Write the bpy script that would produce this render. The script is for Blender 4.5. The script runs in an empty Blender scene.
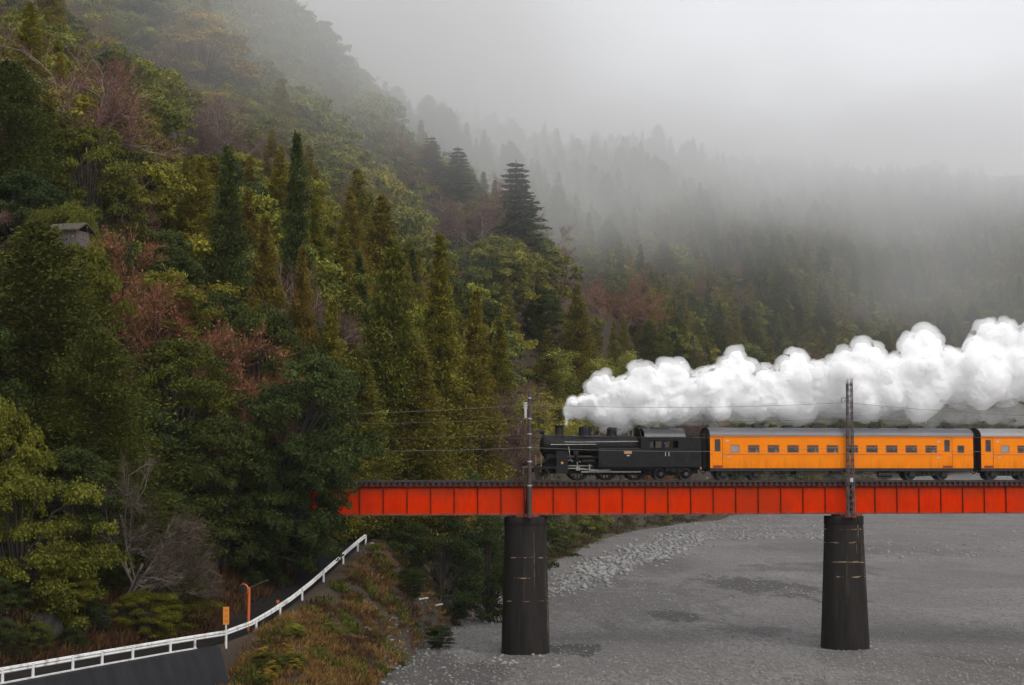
import bpy, bmesh, math, random
import numpy as np
from mathutils import Vector, Matrix, noise as mnoise

SC = bpy.context.scene
COL = SC.collection
R = math.radians
rng = np.random.default_rng(7)
random.seed(7)

# ------------------------------------------------------------------ camera, sky, sun, exposure
F = 1900.0
W, H = 1024, 685
ZC = 12.6
PITCH = math.atan((475 - 342.5) / F)
cam_d = bpy.data.cameras.new("camera")
cam = bpy.data.objects.new("camera", cam_d)
COL.objects.link(cam)
cam.location = (0, 0, ZC)
cam.rotation_euler = (math.pi / 2 + PITCH, 0, 0)
cam_d.sensor_width = 36
cam_d.lens = F / W * 36
cam_d.clip_start = 0.5
cam_d.clip_end = 8000
SC.camera = cam

world = bpy.data.worlds.new("World")
SC.world = world
world.use_nodes = True
nt = world.node_tree
nt.nodes.clear()
SUN_EL, SUN_AZ = R(46), R(146)
sky = nt.nodes.new("ShaderNodeTexSky")
sky.sky_type = 'NISHITA'
sky.sun_disc = False
sky.sun_elevation = SUN_EL
sky.sun_rotation = SUN_AZ
mixw = nt.nodes.new("ShaderNodeMix")
mixw.data_type = 'RGBA'
mixw.inputs[0].default_value = 0.93
nt.links.new(sky.outputs[0], mixw.inputs[6])
mixw.inputs[7].default_value = (7.7, 7.72, 7.9, 1)          # even cloud cover in front of the blue
bg = nt.nodes.new("ShaderNodeBackground")
bg.inputs[1].default_value = 0.1
wo = nt.nodes.new("ShaderNodeOutputWorld")
nt.links.new(mixw.outputs[2], bg.inputs[0])
nt.links.new(bg.outputs[0], wo.inputs[0])

sun_d = bpy.data.lights.new("sun", 'SUN')
sun_d.energy = 1.5
sun_d.angle = R(40)
sun_d.color = (1.0, 0.96, 0.9)
sun = bpy.data.objects.new("sun", sun_d)
COL.objects.link(sun)
sv = Vector((math.sin(SUN_AZ) * math.cos(SUN_EL), math.cos(SUN_AZ) * math.cos(SUN_EL), math.sin(SUN_EL)))
sun.rotation_euler = sv.to_track_quat('Z', 'Y').to_euler()
sun.location = (0, -50, 200)

SC.view_settings.view_transform = 'Standard'
SC.view_settings.look = 'None'
SC.view_settings.exposure = 0.42
SC.view_settings.gamma = 1
SC.view_settings.use_curve_mapping = False
cy = SC.cycles
cy.max_bounces = 22
cy.diffuse_bounces = 5
cy.glossy_bounces = 2
cy.transmission_bounces = 3
cy.transparent_max_bounces = 8
cy.volume_bounces = 20
cy.use_denoising = True
cy.caustics_reflective = False
cy.caustics_refractive = False

# ------------------------------------------------------------------ helpers
CP, SP = math.cos(PITCH), math.sin(PITCH)


def ray(px, py):
    a, b = (px - W / 2) / F, (H / 2 - py) / F
    return np.array([a, CP - b * SP, SP + b * CP])


def at(px, py, Y):
    d = ray(px, py)
    return Vector((d[0] * Y / d[1], Y, ZC + d[2] * Y / d[1]))


def project(p):
    x, y, z = p[0], p[1], p[2] - ZC
    dep = y * CP + z * SP
    up = -y * SP + z * CP
    return W / 2 + F * x / dep, H / 2 - F * up / dep, dep


TH = R(8.0)
LD = Vector((math.cos(TH), math.sin(TH), 0))
LN = Vector((-math.sin(TH), math.cos(TH), 0))     # away from the camera
ZR = 12.24                                        # rail top
LO = Vector((0, 135.7, ZR))


def onl(s, off=0.0, z=0.0):
    return LO + LD * s + LN * off + Vector((0, 0, z))


def s_px(px, off=-1.4, z=1.5):
    lo, hi = -60.0, 120.0
    for _ in range(50):
        m = (lo + hi) / 2
        if project(onl(m, off, z))[0] < px:
            lo = m
        else:
            hi = m
    return (lo + hi) / 2


def z_px(px, py, off=-1.4):
    """height above the rail of the point on the side plane seen at this pixel"""
    s = s_px(px, off)
    p = onl(s, off)
    d = ray(px, py)
    return ZC + d[2] * p.y / d[1] - ZR


class MB:
    def __init__(self):
        self.v, self.f, self.m = [], [], []

    def add(self, vs, fs, mi=0):
        o = len(self.v)
        self.v += [tuple(p) for p in vs]
        self.f += [tuple(i + o for i in f) for f in fs]
        self.m += [mi] * len(fs)
        return self

    def box(self, x0, x1, y0, y1, z0, z1, mi=0):
        vs = [(x, y, z) for x in (x0, x1) for y in (y0, y1) for z in (z0, z1)]
        fs = [(0, 1, 3, 2), (4, 6, 7, 5), (0, 4, 5, 1), (2, 3, 7, 6), (0, 2, 6, 4), (1, 5, 7, 3)]
        return self.add(vs, fs, mi)

    def obox(self, p0, p1, w, h, mi=0, up=(0, 0, 1)):
        """beam from p0 to p1, w wide, h high"""
        p0, p1 = Vector(p0), Vector(p1)
        d = (p1 - p0).normalized()
        u = Vector(up)
        s = d.cross(u)
        if s.length < 1e-4:
            s = d.cross(Vector((1, 0, 0)))
        s.normalize()
        u = s.cross(d).normalized()
        vs = []
        for p in (p0, p1):
            for a, b in ((-1, -1), (1, -1), (1, 1), (-1, 1)):
                vs.append(p + s * (a * w / 2) + u * (b * h / 2))
        fs = [(3, 2, 1, 0), (4, 5, 6, 7)] + [(i, (i + 1) % 4, 4 + (i + 1) % 4, 4 + i) for i in range(4)]
        return self.add(vs, fs, mi)

    def tube(self, pts, rads, n=8, mi=0, cap=True):
        pts = [Vector(p) for p in pts]
        if not hasattr(rads, '__len__'):
            rads = [rads] * len(pts)
        vs, fs = [], []
        for i, p in enumerate(pts):
            d = (pts[min(i + 1, len(pts) - 1)] - pts[max(i - 1, 0)])
            d = d.normalized() if d.length > 1e-9 else Vector((0, 0, 1))
            a = d.cross(Vector((0, 0, 1)))
            if a.length < 0.05:
                a = d.cross(Vector((1, 0, 0)))
            a.normalize()
            b = d.cross(a)
            for k in range(n):
                t = 2 * math.pi * k / n
                vs.append(p + a * (math.cos(t) * rads[i]) + b * (math.sin(t) * rads[i]))
        for i in range(len(pts) - 1):
            for k in range(n):
                fs.append((i * n + k, (i + 1) * n + k, (i + 1) * n + (k + 1) % n, i * n + (k + 1) % n))
        if cap:
            fs.append(tuple(range(n)))
            fs.append(tuple((len(pts) - 1) * n + k for k in reversed(range(n))))
        return self.add(vs, fs, mi)

    def lathe(self, prof, c=(0, 0, 0), n=24, mi=0, axis='z', sy=1.0):
        """prof: (radius, height) list"""
        vs, fs = [], []
        for r, h in prof:
            for k in range(n):
                t = 2 * math.pi * k / n
                a, b = r * math.cos(t), r * math.sin(t) * sy
                if axis == 'z':
                    vs.append((c[0] + a, c[1] + b, c[2] + h))
                elif axis == 'x':
                    vs.append((c[0] + h, c[1] + a, c[2] + b))
                else:
                    vs.append((c[0] + a, c[1] + h, c[2] + b))
        for i in range(len(prof) - 1):
            for k in range(n):
                fs.append((i * n + k, i * n + (k + 1) % n, (i + 1) * n + (k + 1) % n, (i + 1) * n + k))
        fs.append(tuple(reversed(range(n))))
        fs.append(tuple((len(prof) - 1) * n + k for k in range(n)))
        return self.add(vs, fs, mi)

    def prism(self, poly, a0, a1, axis='y', mi=0):
        """poly in the plane square to axis; (x,z) for y, (y,z) for x"""
        n = len(poly)
        vs = []
        for a in (a0, a1):
            for p, q in poly:
                vs.append((p, a, q) if axis == 'y' else (a, p, q) if axis == 'x' else (p, q, a))
        fs = [tuple(range(n)), tuple(reversed(range(n, 2 * n)))]
        fs += [(i, n + i, n + (i + 1) % n, (i + 1) % n) for i in range(n)]
        return self.add(vs, fs, mi)

    def build(self, name, mats, parent=None, smooth=False, fixn=True):
        me = bpy.data.meshes.new(name)
        me.from_pydata(self.v, [], self.f)
        if not isinstance(mats, (list, tuple)):
            mats = [mats]
        for m in mats:
            me.materials.append(m)
        if len(mats) > 1:
            me.polygons.foreach_set('material_index', self.m)
        if fixn:
            bm = bmesh.new()
            bm.from_mesh(me)
            bmesh.ops.recalc_face_normals(bm, faces=bm.faces)
            bm.to_mesh(me)
            bm.free()
        if smooth:
            smooth_by_angle(me)
        o = bpy.data.objects.new(name, me)
        COL.objects.link(o)
        if parent:
            o.parent = parent
        return o


def smooth_by_angle(me, ang=0.7):
    me.polygons.foreach_set('use_smooth', [True] * len(me.polygons))
    bm = bmesh.new()
    bm.from_mesh(me)
    for e in bm.edges:
        if len(e.link_faces) == 2:
            e.smooth = e.calc_face_angle(0) < ang
        else:
            e.smooth = False
    bm.to_mesh(me)
    bm.free()


def tag(o, label=None, cat=None, group=None, kind=None):
    if label:
        o['label'] = label
    if cat:
        o['category'] = cat
    if group:
        o['group'] = group
    if kind:
        o['kind'] = kind
    return o


def empty(name, loc=(0, 0, 0), rz=0.0):
    o = bpy.data.objects.new(name, None)
    o.empty_display_size = 0.3
    COL.objects.link(o)
    o.location = loc
    o.rotation_euler = (0, 0, rz)
    return o


def copy_tree(o, parent=None):
    c = o.copy()
    COL.objects.link(c)
    c.parent = parent
    for ch in list(o.children):
        copy_tree(ch, c)
    return c


# ------------------------------------------------------------------ materials
def new_mat(name):
    m = bpy.data.materials.new(name)
    m.use_nodes = True
    t = m.node_tree
    t.nodes.clear()
    out = t.nodes.new("ShaderNodeOutputMaterial")
    return m, t, out


def noise_node(t, scale, detail=4.0, rough=0.55, vec=None, stretch=None):
    n = t.nodes.new("ShaderNodeTexNoise")
    n.inputs["Scale"].default_value = scale
    n.inputs["Detail"].default_value = detail
    n.inputs["Roughness"].default_value = rough
    tc = t.nodes.new("ShaderNodeTexCoord")
    src = tc.outputs["Object"]
    if stretch:
        mp = t.nodes.new("ShaderNodeMapping")
        mp.inputs["Scale"].default_value = stretch
        t.links.new(src, mp.inputs[0])
        src = mp.outputs[0]
    t.links.new(src, n.inputs["Vector"])
    return n.outputs["Fac"]


def ramp(t, fac, stops):
    r = t.nodes.new("ShaderNodeValToRGB")
    e = r.color_ramp.elements
    while len(e) < len(stops):
        e.new(0.5)
    for i, (p, c) in enumerate(stops):
        e[i].position = p
        e[i].color = c if len(c) == 4 else (*c, 1)
    t.links.new(fac, r.inputs[0])
    return r.outputs[0]


def mix(t, fac, a, b, mode='MIX'):
    m = t.nodes.new("ShaderNodeMix")
    m.data_type = 'RGBA'
    m.blend_type = mode
    for sock, v in ((m.inputs[0], fac), (m.inputs[6], a), (m.inputs[7], b)):
        if hasattr(v, 'is_linked'):
            t.links.new(v, sock)
        elif isinstance(v, (int, float)):
            sock.default_value = v
        else:
            sock.default_value = (*v[:3], 1)
    return m.outputs[2]


def mathn(t, op, a, b=None, c=None, clamp=False):
    m = t.nodes.new("ShaderNodeMath")
    m.operation = op
    m.use_clamp = clamp
    for i, v in enumerate((a, b, c)):
        if v is None:
            continue
        if hasattr(v, 'is_linked'):
            t.links.new(v, m.inputs[i])
        else:
            m.inputs[i].default_value = v
    return m.outputs[0]


def paint(name, c1, c2, rough=0.5, metal=0.0, scale=3.0, stretch=None, lo=0.35, hi=0.7, bump=0.0, bscale=30.0, spec=0.5):
    m, t, out = new_mat(name)
    p = t.nodes.new("ShaderNodeBsdfPrincipled")
    n = noise_node(t, scale, 6, 0.6, stretch=stretch)
    t.links.new(ramp(t, n, [(lo, c1), (hi, c2)]), p.inputs["Base Color"])
    p.inputs["Roughness"].default_value = rough
    p.inputs["Metallic"].default_value = metal
    p.inputs["Specular IOR Level"].default_value = spec
    if bump:
        b = t.nodes.new("ShaderNodeBump")
        b.inputs["Strength"].default_value = bump
        t.links.new(noise_node(t, bscale, 4), b.inputs["Height"])
        t.links.new(b.outputs[0], p.inputs["Normal"])
    t.links.new(p.outputs[0], out.inputs[0])
    return m


def foliage_mat(name, cols, trans=0.15, rough=0.6, gain=1.0):
    """leaf colour: a choice per tree, a lighter or darker shade per bough (the mesh's own tint attribute)"""
    m, t, out = new_mat(name)
    oi = t.nodes.new("ShaderNodeObjectInfo")
    k = len(cols)
    base = ramp(t, oi.outputs["Random"], [(i / (k - 1), tuple(x * gain for x in c)) for i, c in enumerate(cols)])
    at_ = t.nodes.new("ShaderNodeAttribute")
    at_.attribute_name = "tint"
    f = t.nodes.new("ShaderNodeMapRange")
    f.inputs[3].default_value = 0.30
    f.inputs[4].default_value = 2.0
    t.links.new(at_.outputs["Fac"], f.inputs[0])
    v = t.nodes.new("ShaderNodeVectorMath")
    v.operation = 'SCALE'
    t.links.new(base, v.inputs[0])
    t.links.new(f.outputs[0], v.inputs[3])
    p = t.nodes.new("ShaderNodeBsdfPrincipled")
    t.links.new(v.outputs[0], p.inputs["Base Color"])
    p.inputs["Roughness"].default_value = rough
    p.inputs["Specular IOR Level"].default_value = 0.08
    tr = t.nodes.new("ShaderNodeBsdfTranslucent")
    t.links.new(v.outputs[0], tr.inputs[0])
    ms = t.nodes.new("ShaderNodeMixShader")
    ms.inputs[0].default_value = trans
    t.links.new(p.outputs[0], ms.inputs[1])
    t.links.new(tr.outputs[0], ms.inputs[2])
    t.links.new(ms.outputs[0], out.inputs[0])
    return m


M = {}
M['bark'] = paint('bark', (.016, .012, .010), (.042, .034, .027), .9, scale=2, stretch=(3, 3, .5))
M['pale_bark'] = paint('pale_bark', (.16, .13, .10), (.34, .30, .25), .85, scale=2)
M['cedar'] = foliage_mat('cedar_needles', [(.080, .086, .012), (.130, .116, .013), (.150, .112, .014), (.096, .100, .012), (.130, .096, .014)])
M['dark_cedar'] = foliage_mat('dark_cedar_needles', [(.040, .055, .014), (.052, .064, .013)])
M['brown_cedar'] = foliage_mat('brown_cedar_needles', [(.118, .078, .013), (.105, .080, .013)])
M['fir'] = foliage_mat('fir_needles', [(.045, .064, .024), (.052, .066, .024)])
M['broad'] = foliage_mat('evergreen_leaves', [(.082, .102, .014), (.150, .146, .015), (.090, .105, .026), (.165, .142, .016), (.074, .092, .016)], rough=.55)
M['near_broad'] = foliage_mat('near_evergreen_leaves', [(.052, .062, .008), (.110, .105, .010), (.060, .070, .012), (.045, .058, .010)], rough=.5)
M['near_cedar'] = foliage_mat('near_cedar_needles', [(.050, .056, .007), (.068, .066, .008), (.040, .050, .008)], rough=.6)
M['dark_broad'] = foliage_mat('dark_evergreen_leaves', [(.024, .037, .009), (.034, .047, .010), (.042, .052, .010)], rough=.5)
M['yellow_broad'] = foliage_mat('yellowing_leaves', [(.22, .145, .018), (.18, .14, .02)])
M['twig'] = foliage_mat('bare_twigs', [(.125, .075, .060), (.150, .078, .062), (.12, .085, .072), (.14, .085, .055)], trans=.1, rough=.9)
M['dark_twig'] = foliage_mat('dark_bare_twigs', [(.070, .050, .038), (.062, .046, .036)], trans=.1, rough=.9)
M['grey_bark'] = paint('grey_bark', (.10, .08, .065), (.20, .17, .14), .9, scale=2)
M['rust_twig'] = foliage_mat('rusty_twigs', [(.185, .080, .036), (.165, .078, .042)], trans=.1, rough=.9)
M['bamboo'] = foliage_mat('bamboo_leaves', [(.28, .26, .045), (.22, .24, .045), (.31, .27, .05)], trans=.35)
M['culm'] = paint('bamboo_culm', (.12, .14, .04), (.2, .19, .08), .5)
M['dry_grass'] = foliage_mat('dry_grass_blades', [(.19, .11, .035), (.22, .13, .045)], trans=.2, rough=.9)
M['rust_grass'] = foliage_mat('rusty_bracken', [(.080, .040, .019), (.066, .034, .016)], trans=.2, rough=.9)
M['scrub'] = foliage_mat('bank_scrub_leaves', [(.060, .050, .014), (.055, .040, .016)], trans=.2, rough=.9)
M['fern'] = foliage_mat('fern_leaves', [(.085, .105, .015), (.07, .085, .014)], trans=.3)

# girder red: orange red paint with dull streaks and rust
def girder_mat():
    m, t, out = new_mat('girder_red_paint')
    p = t.nodes.new("ShaderNodeBsdfPrincipled")
    n1 = noise_node(t, 1.1, 6, .65, stretch=(1, 1, .35))
    n2 = noise_node(t, 3.5, 5, .6, stretch=(2.2, 1, .25))
    n3 = noise_node(t, .35, 3, .5)
    c = ramp(t, n1, [(.3, (.50, .030, 0)), (.55, (.56, .023, 0)), (.75, (.42, .015, 0))])
    streak = ramp(t, n2, [(.50, (0, 0, 0)), (.70, (.8, .8, .8))])
    c = mix(t, streak, c, (.27, .036, .010))
    big = ramp(t, n3, [(.46, (0, 0, 0)), (.66, (.75, .75, .75))])
    c = mix(t, big, c, (.34, .028, .006))
    # grime washed down from under the deck
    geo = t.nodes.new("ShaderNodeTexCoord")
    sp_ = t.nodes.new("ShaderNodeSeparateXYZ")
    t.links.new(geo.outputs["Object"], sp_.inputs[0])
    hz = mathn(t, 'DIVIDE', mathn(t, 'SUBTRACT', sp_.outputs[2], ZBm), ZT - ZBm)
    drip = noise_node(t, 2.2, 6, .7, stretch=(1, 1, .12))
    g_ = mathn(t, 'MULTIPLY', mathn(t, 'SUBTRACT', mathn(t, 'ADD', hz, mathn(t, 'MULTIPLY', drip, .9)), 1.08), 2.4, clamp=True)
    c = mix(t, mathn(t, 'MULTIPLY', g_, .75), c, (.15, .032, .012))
    t.links.new(c, p.inputs["Base Color"])
    p.inputs["Roughness"].default_value = .65
    p.inputs["Specular IOR Level"].default_value = .0
    t.links.new(p.outputs[0], out.inputs[0])
    return m


M['girder_dark'] = paint('girder_rusty_edge', (.10, .018, .012), (.30, .035, .012), .7, scale=2.5)
M['girder_edge'] = paint('girder_dull_red', (.085, .012, .005), (.22, .020, .005), .7, scale=3, spec=.05)
M['timber'] = paint('tarred_timber', (.016, .013, .013), (.045, .036, .034), .85, scale=4)
M['rail'] = paint('rail_steel', (.05, .042, .04), (.12, .10, .095), .45, .7, scale=2)
M['loco_black'] = paint('locomotive_black', (.005, .005, .006), (.013, .013, .015), .45, scale=2.5, bump=.02, spec=.18)
M['loco_sooty'] = paint('sooty_iron', (.006, .0055, .0055), (.020, .018, .017), .6, scale=5, spec=.15)
M['roof_black'] = paint('cab_roof_paint', (.035, .036, .040), (.060, .062, .068), .4, scale=2)
M['steel_rod'] = paint('polished_rod_steel', (.16, .15, .14), (.30, .29, .27), .4, .6, scale=4)
M['brass'] = paint('brass', (.45, .28, .07), (.6, .38, .1), .4, .7)
M['plate_red'] = paint('red_plate', (.30, .10, .09), (.40, .16, .14), .5)
M['plate_pale'] = paint('pale_plate', (.36, .27, .25), (.48, .40, .38), .5)
M['white'] = paint('white_paint', (.62, .62, .60), (.80, .80, .78), .5, scale=5)
M['white_worn'] = paint('worn_white_paint', (.26, .235, .20), (.60, .60, .59), .6, scale=1.7, lo=.3, hi=.5)
M['orange'] = paint('coach_orange', (.72, .185, .006), (.80, .215, .004), .55, scale=.8, lo=.3, hi=.7, spec=.06)
def coach_paint():
    m, t, out = new_mat('coach_orange_weathered')
    p = t.nodes.new("ShaderNodeBsdfPrincipled")
    c = ramp(t, noise_node(t, .8, 5, .6), [(.3, (.72, .185, .004)), (.7, (.80, .215, .004))])
    run = noise_node(t, 3.0, 6, .7, stretch=(1.6, 1, .16))
    tc = t.nodes.new("ShaderNodeTexCoord")
    sp_ = t.nodes.new("ShaderNodeSeparateXYZ")
    t.links.new(tc.outputs["Object"], sp_.inputs[0])
    low = mathn(t, 'MULTIPLY', mathn(t, 'SUBTRACT', 1.75, sp_.outputs[2]), .75, clamp=True)      # road dirt thrown up from below
    g_ = mathn(t, 'MULTIPLY', mathn(t, 'SUBTRACT', mathn(t, 'ADD', mathn(t, 'MULTIPLY', low, .45), run), .62), 2.2, clamp=True)
    c = mix(t, mathn(t, 'MULTIPLY', g_, .6), c, (.26, .085, .012))
    t.links.new(c, p.inputs["Base Color"])
    p.inputs["Roughness"].default_value = .5
    p.inputs["Specular IOR Level"].default_value = .08
    t.links.new(p.outputs[0], out.inputs[0])
    return m


M['orange'] = coach_paint()
M['orange_dark'] = paint('coach_dull_orange', (.40, .10, .008), (.50, .13, .008), .5, scale=2)
M['coach_roof'] = paint('coach_roof_grey', (.085, .087, .10), (.125, .127, .14), .45, scale=1.2, stretch=(.3, 1, 1))
M['coach_roof_pale'] = paint('coach_roof_pale_grey', (.19, .19, .19), (.27, .265, .26), .5, scale=1.2, stretch=(.3, 1, 1))
M['under'] = paint('underframe_black', (.012, .012, .013), (.035, .034, .034), .7, scale=3)
M['bellows'] = paint('gangway_canvas', (.020, .014, .013), (.055, .036, .032), .85, scale=3)
M['inner'] = paint('coach_interior_wood', (.16, .10, .06), (.22, .15, .09), .6)
M['seat_blue'] = paint('seat_moquette', (.03, .05, .10), (.05, .07, .13), .9)
M['blind'] = paint('frosted_glass', (.20, .21, .21), (.27, .28, .28), .3)
M['concrete_dark'] = None
M['asphalt'] = paint('wet_asphalt', (.011, .009, .0085), (.020, .017, .016), .85, scale=1.2, bump=.1, bscale=60, spec=.1)
M['dark_rock'] = paint('mossy_dark_rock', (.012, .012, .009), (.040, .037, .030), .9, scale=1.5, bump=.4, bscale=6, spec=.05)
M['galv'] = paint('galvanised_steel', (.30, .30, .30), (.46, .46, .46), .45, .3)
M['pole_brown'] = paint('pole_brown_steel', (.028, .018, .014), (.062, .042, .035), .65, scale=3)
M['pole_grey'] = paint('pole_grey_steel', (.05, .042, .038), (.12, .10, .09), .6, scale=3)
M['wire'] = paint('wire_metal', (.06, .06, .06), (.11, .11, .11), .5, .4)
M['wire_pale'] = paint('pale_wire_metal', (.09, .09, .088), (.15, .15, .145), .5, .4)
M['orange_post'] = paint('mirror_orange', (.42, .075, .012), (.55, .11, .015), .6)
M['sign_orange'] = paint('sign_orange', (.50, .16, .008), (.62, .22, .012), .6)
M['sign_mark'] = paint('sign_marking', (.30, .05, .01), (.36, .07, .01), .6)
M['mirror'] = paint('mirror_glass', (.25, .25, .25), (.3, .3, .3), .08, .9)
M['planks'] = paint('grey_planks', (.05, .043, .041), (.11, .094, .09), .85, scale=1.5, stretch=(6, 6, .6))
M['hut_roof'] = paint('mossy_roof', (.03, .026, .02), (.07, .06, .03), .9, scale=3)
M['stone'] = paint('river_stone', (.070, .067, .065), (.31, .302, .292), .7, scale=1.6, lo=.25, hi=.75)
M['wood_pale'] = paint('bleached_driftwood', (.5, .47, .42), (.65, .62, .56), .8)
M['skin'] = paint('skin', (.45, .28, .2), (.5, .32, .23), .5)
M['hair'] = paint('black_hair', (.012, .01, .01), (.02, .017, .015), .5)
M['shirt'] = paint('white_shirt', (.6, .6, .6), (.7, .7, .7), .8)
M['coat'] = paint('dark_coat', (.04, .035, .035), (.07, .06, .06), .8)
M['blue_uniform'] = paint('blue_uniform', (.02, .035, .12), (.03, .05, .16), .8)


def glass_mat():
    m, t, out = new_mat('window_glass')
    tr = t.nodes.new("ShaderNodeBsdfTransparent")
    tr.inputs[0].default_value = (.80, .82, .83, 1)
    g = t.nodes.new("ShaderNodeBsdfGlossy")
    g.inputs["Roughness"].default_value = .04
    g.inputs[0].default_value = (.9, .9, .9, 1)
    lw = t.nodes.new("ShaderNodeLayerWeight")
    lw.inputs[0].default_value = .25
    ms = t.nodes.new("ShaderNodeMixShader")
    t.links.new(mathn(t, 'ADD', mathn(t, 'MULTIPLY', lw.outputs[0], .3), .03), ms.inputs[0])
    t.links.new(tr.outputs[0], ms.inputs[1])
    t.links.new(g.outputs[0], ms.inputs[2])
    t.links.new(ms.outputs[0], out.inputs[0])
    return m


M['glass'] = glass_mat()


def concrete_mat(name, c1, c2, c3, bands=True):
    m, t, out = new_mat(name)
    p = t.nodes.new("ShaderNodeBsdfPrincipled")
    n1 = noise_node(t, .9, 6, .65, stretch=(1.6, 1.6, .25))
    n2 = noise_node(t, 2.2, 5, .6, stretch=(2.5, 2.5, .12))
    n3 = noise_node(t, 14, 5, .7)
    c = ramp(t, n1, [(.3, c1), (.7, c2)])
    st = ramp(t, n2, [(.60, (0, 0, 0)), (.78, (.8, .8, .8))])
    c = mix(t, st, c, c3)
    c = mix(t, mathn(t, 'MULTIPLY', n3, .5), c, c1)
    t.links.new(c, p.inputs["Base Color"])
    p.inputs["Roughness"].default_value = .75
    p.inputs["Specular IOR Level"].default_value = .08
    b = t.nodes.new("ShaderNodeBump")
    b.inputs["Strength"].default_value = .35
    t.links.new(n3, b.inputs["Height"])
    t.links.new(b.outputs[0], p.inputs["Normal"])
    t.links.new(p.outputs[0], out.inputs[0])
    return m


M['pier'] = concrete_mat('pier_concrete', (.012, .0105, .0095), (.032, .028, .025), (.085, .068, .052))
M['pier_streak'] = paint('lime_streak', (.028, .024, .020), (.17, .125, .085), .85, scale=2.5, stretch=(2, 2, .5), lo=.42, hi=.68, spec=.05)
M['pier_seam'] = paint('lime_seam', (.022, .019, .016), (.34, .24, .16), .8, scale=1.3, stretch=(1, 1, 3), lo=.50, hi=.62, spec=.05)
M['wall_conc'] = concrete_mat('retaining_concrete', (.016, .016, .018), (.032, .032, .034), (.02, .019, .02))

# ------------------------------------------------------------------ terrain
E = np.array([(-13, 40), (-10.5, 80), (-9.3, 100), (-8.3, 114), (-7.2, 130), (-5.6, 154), (-1.2, 191), (6, 270), (17, 368), (29, 435), (56, 532),
              (96, 640), (150, 745), (235, 830), (420, 930), (700, 1000)], float)
# guard rail: pixel, top of rail, depth
GR = [(-260, 700, 70), (-120, 686, 78), (0, 667, 88), (50, 658.5, 92.5), (100, 650, 97), (160, 640, 102), (224, 630, 108), (250, 620.5, 112), (270, 609, 116), (290, 596, 120),
      (310, 580.5, 125), (330, 563, 130.5), (350, 545.5, 138), (364, 534, 146)]
GP = np.array([tuple(at(*g)) for g in GR])
GP[:, 2] -= 0.78
GX = np.vstack([GP, [(-9.5, 165, 8.3), (-7.5, 185, 9.0), (-3, 210, 10)]])      # the road goes on beyond the bridge


def dens_line(P, step=1.0):
    out = [P[0]]
    for a, b in zip(P[:-1], P[1:]):
        n = max(1, int(np.linalg.norm(b - a) / step))
        for i in range(1, n + 1):
            out.append(a + (b - a) * i / n)
    return np.array(out)


def seg_dist(X, Y, P):
    """signed distance (positive to the left of the line's direction) and the nearest parameter"""
    X = np.asarray(X, float)
    Y = np.asarray(Y, float)
    best = np.full(X.shape, 1e18)
    sd = np.zeros(X.shape)
    par = np.zeros(X.shape)
    for i in range(len(P) - 1):
        ax, ay = P[i][:2]
        bx, by = P[i + 1][:2]
        dx, dy = bx - ax, by - ay
        L2 = dx * dx + dy * dy
        t = np.clip(((X - ax) * dx + (Y - ay) * dy) / L2, 0, 1)
        ex, ey = X - (ax + t * dx), Y - (ay + t * dy)
        d2 = ex * ex + ey * ey
        cr = dx * (Y - ay) - dy * (X - ax)
        w = d2 < best
        best = np.where(w, d2, best)
        sd = np.where(w, np.sign(cr) * np.sqrt(d2), sd)
        par = np.where(w, i + t, par)
    return sd, par


def zbed(Y):
    return np.where(np.asarray(Y) > 540, ((np.asarray(Y, float) - 540) / 260) * 14.0, 0.0)


ctl = []
for u, Y, y in [
    (-200, 100, 480), (-200, 130, 250), (-200, 200, 20), (-200, 300, -150), (-200, 450, -250),
    (0, 112, 520), (0, 130, 330), (0, 160, 205), (0, 200, 115), (0, 250, 50), (0, 350, -60), (0, 450, -110),
    (150, 126, 520), (150, 138, 430), (150, 165, 305), (150, 200, 225), (150, 250, 150), (150, 320, 70), (150, 400, 5), (150, 450, -25),
    (300, 141, 495), (300, 165, 410), (300, 200, 335), (300, 250, 258), (300, 320, 172), (300, 400, 85), (300, 440, 60), (300, 520, 110), (300, 640, 150),
    (400, 165, 500), (400, 185, 440), (400, 250, 365), (400, 320, 295), (400, 400, 215), (400, 440, 190), (400, 520, 200), (400, 650, 180),
    (500, 215, 520), (500, 240, 480), (500, 300, 405), (450, 400, 250), (500, 400, 268), (500, 440, 262), (545, 420, 325), (500, 600, 210), (500, 750, 175), (500, 950, 200),
    (600, 310, 485), (600, 380, 430), (600, 450, 375), (600, 550, 315), (600, 700, 240), (600, 850, 185), (600, 1100, 195),
    (700, 480, 488), (700, 540, 435), (700, 620, 385), (700, 720, 310), (700, 850, 235), (700, 1000, 185), (700, 1250, 190),
    (800, 680, 475), (800, 760, 420), (800, 850, 355), (800, 980, 280), (800, 1150, 205), (800, 1400, 195),
    (900, 790, 474), (900, 850, 425), (900, 950, 355), (900, 1080, 280), (900, 1250, 205), (900, 1450, 200),
    (1024, 860, 470), (1024, 930, 425), (1024, 1020, 360), (1024, 1150, 280), (1024, 1300, 200), (1024, 1450, 195),
    (1250, 960, 465), (1250, 1020, 430), (1250, 1200, 300), (1250, 1400, 200),
]:
    ctl.append(tuple(at(u, y, Y)))
for a in dens_line(E, 18)[3:]:
    ctl.append((a[0], a[1], float(zbed(a[1]))))
for a in dens_line(GX[1:], 5):
    ctl.append((a[0], a[1], a[2]))
ctl = np.array(ctl)
_S = 100.0


def _phi(r2):
    return np.where(r2 > 1e-12, 0.5 * r2 * np.log(np.maximum(r2, 1e-12)), 0.0)


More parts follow.
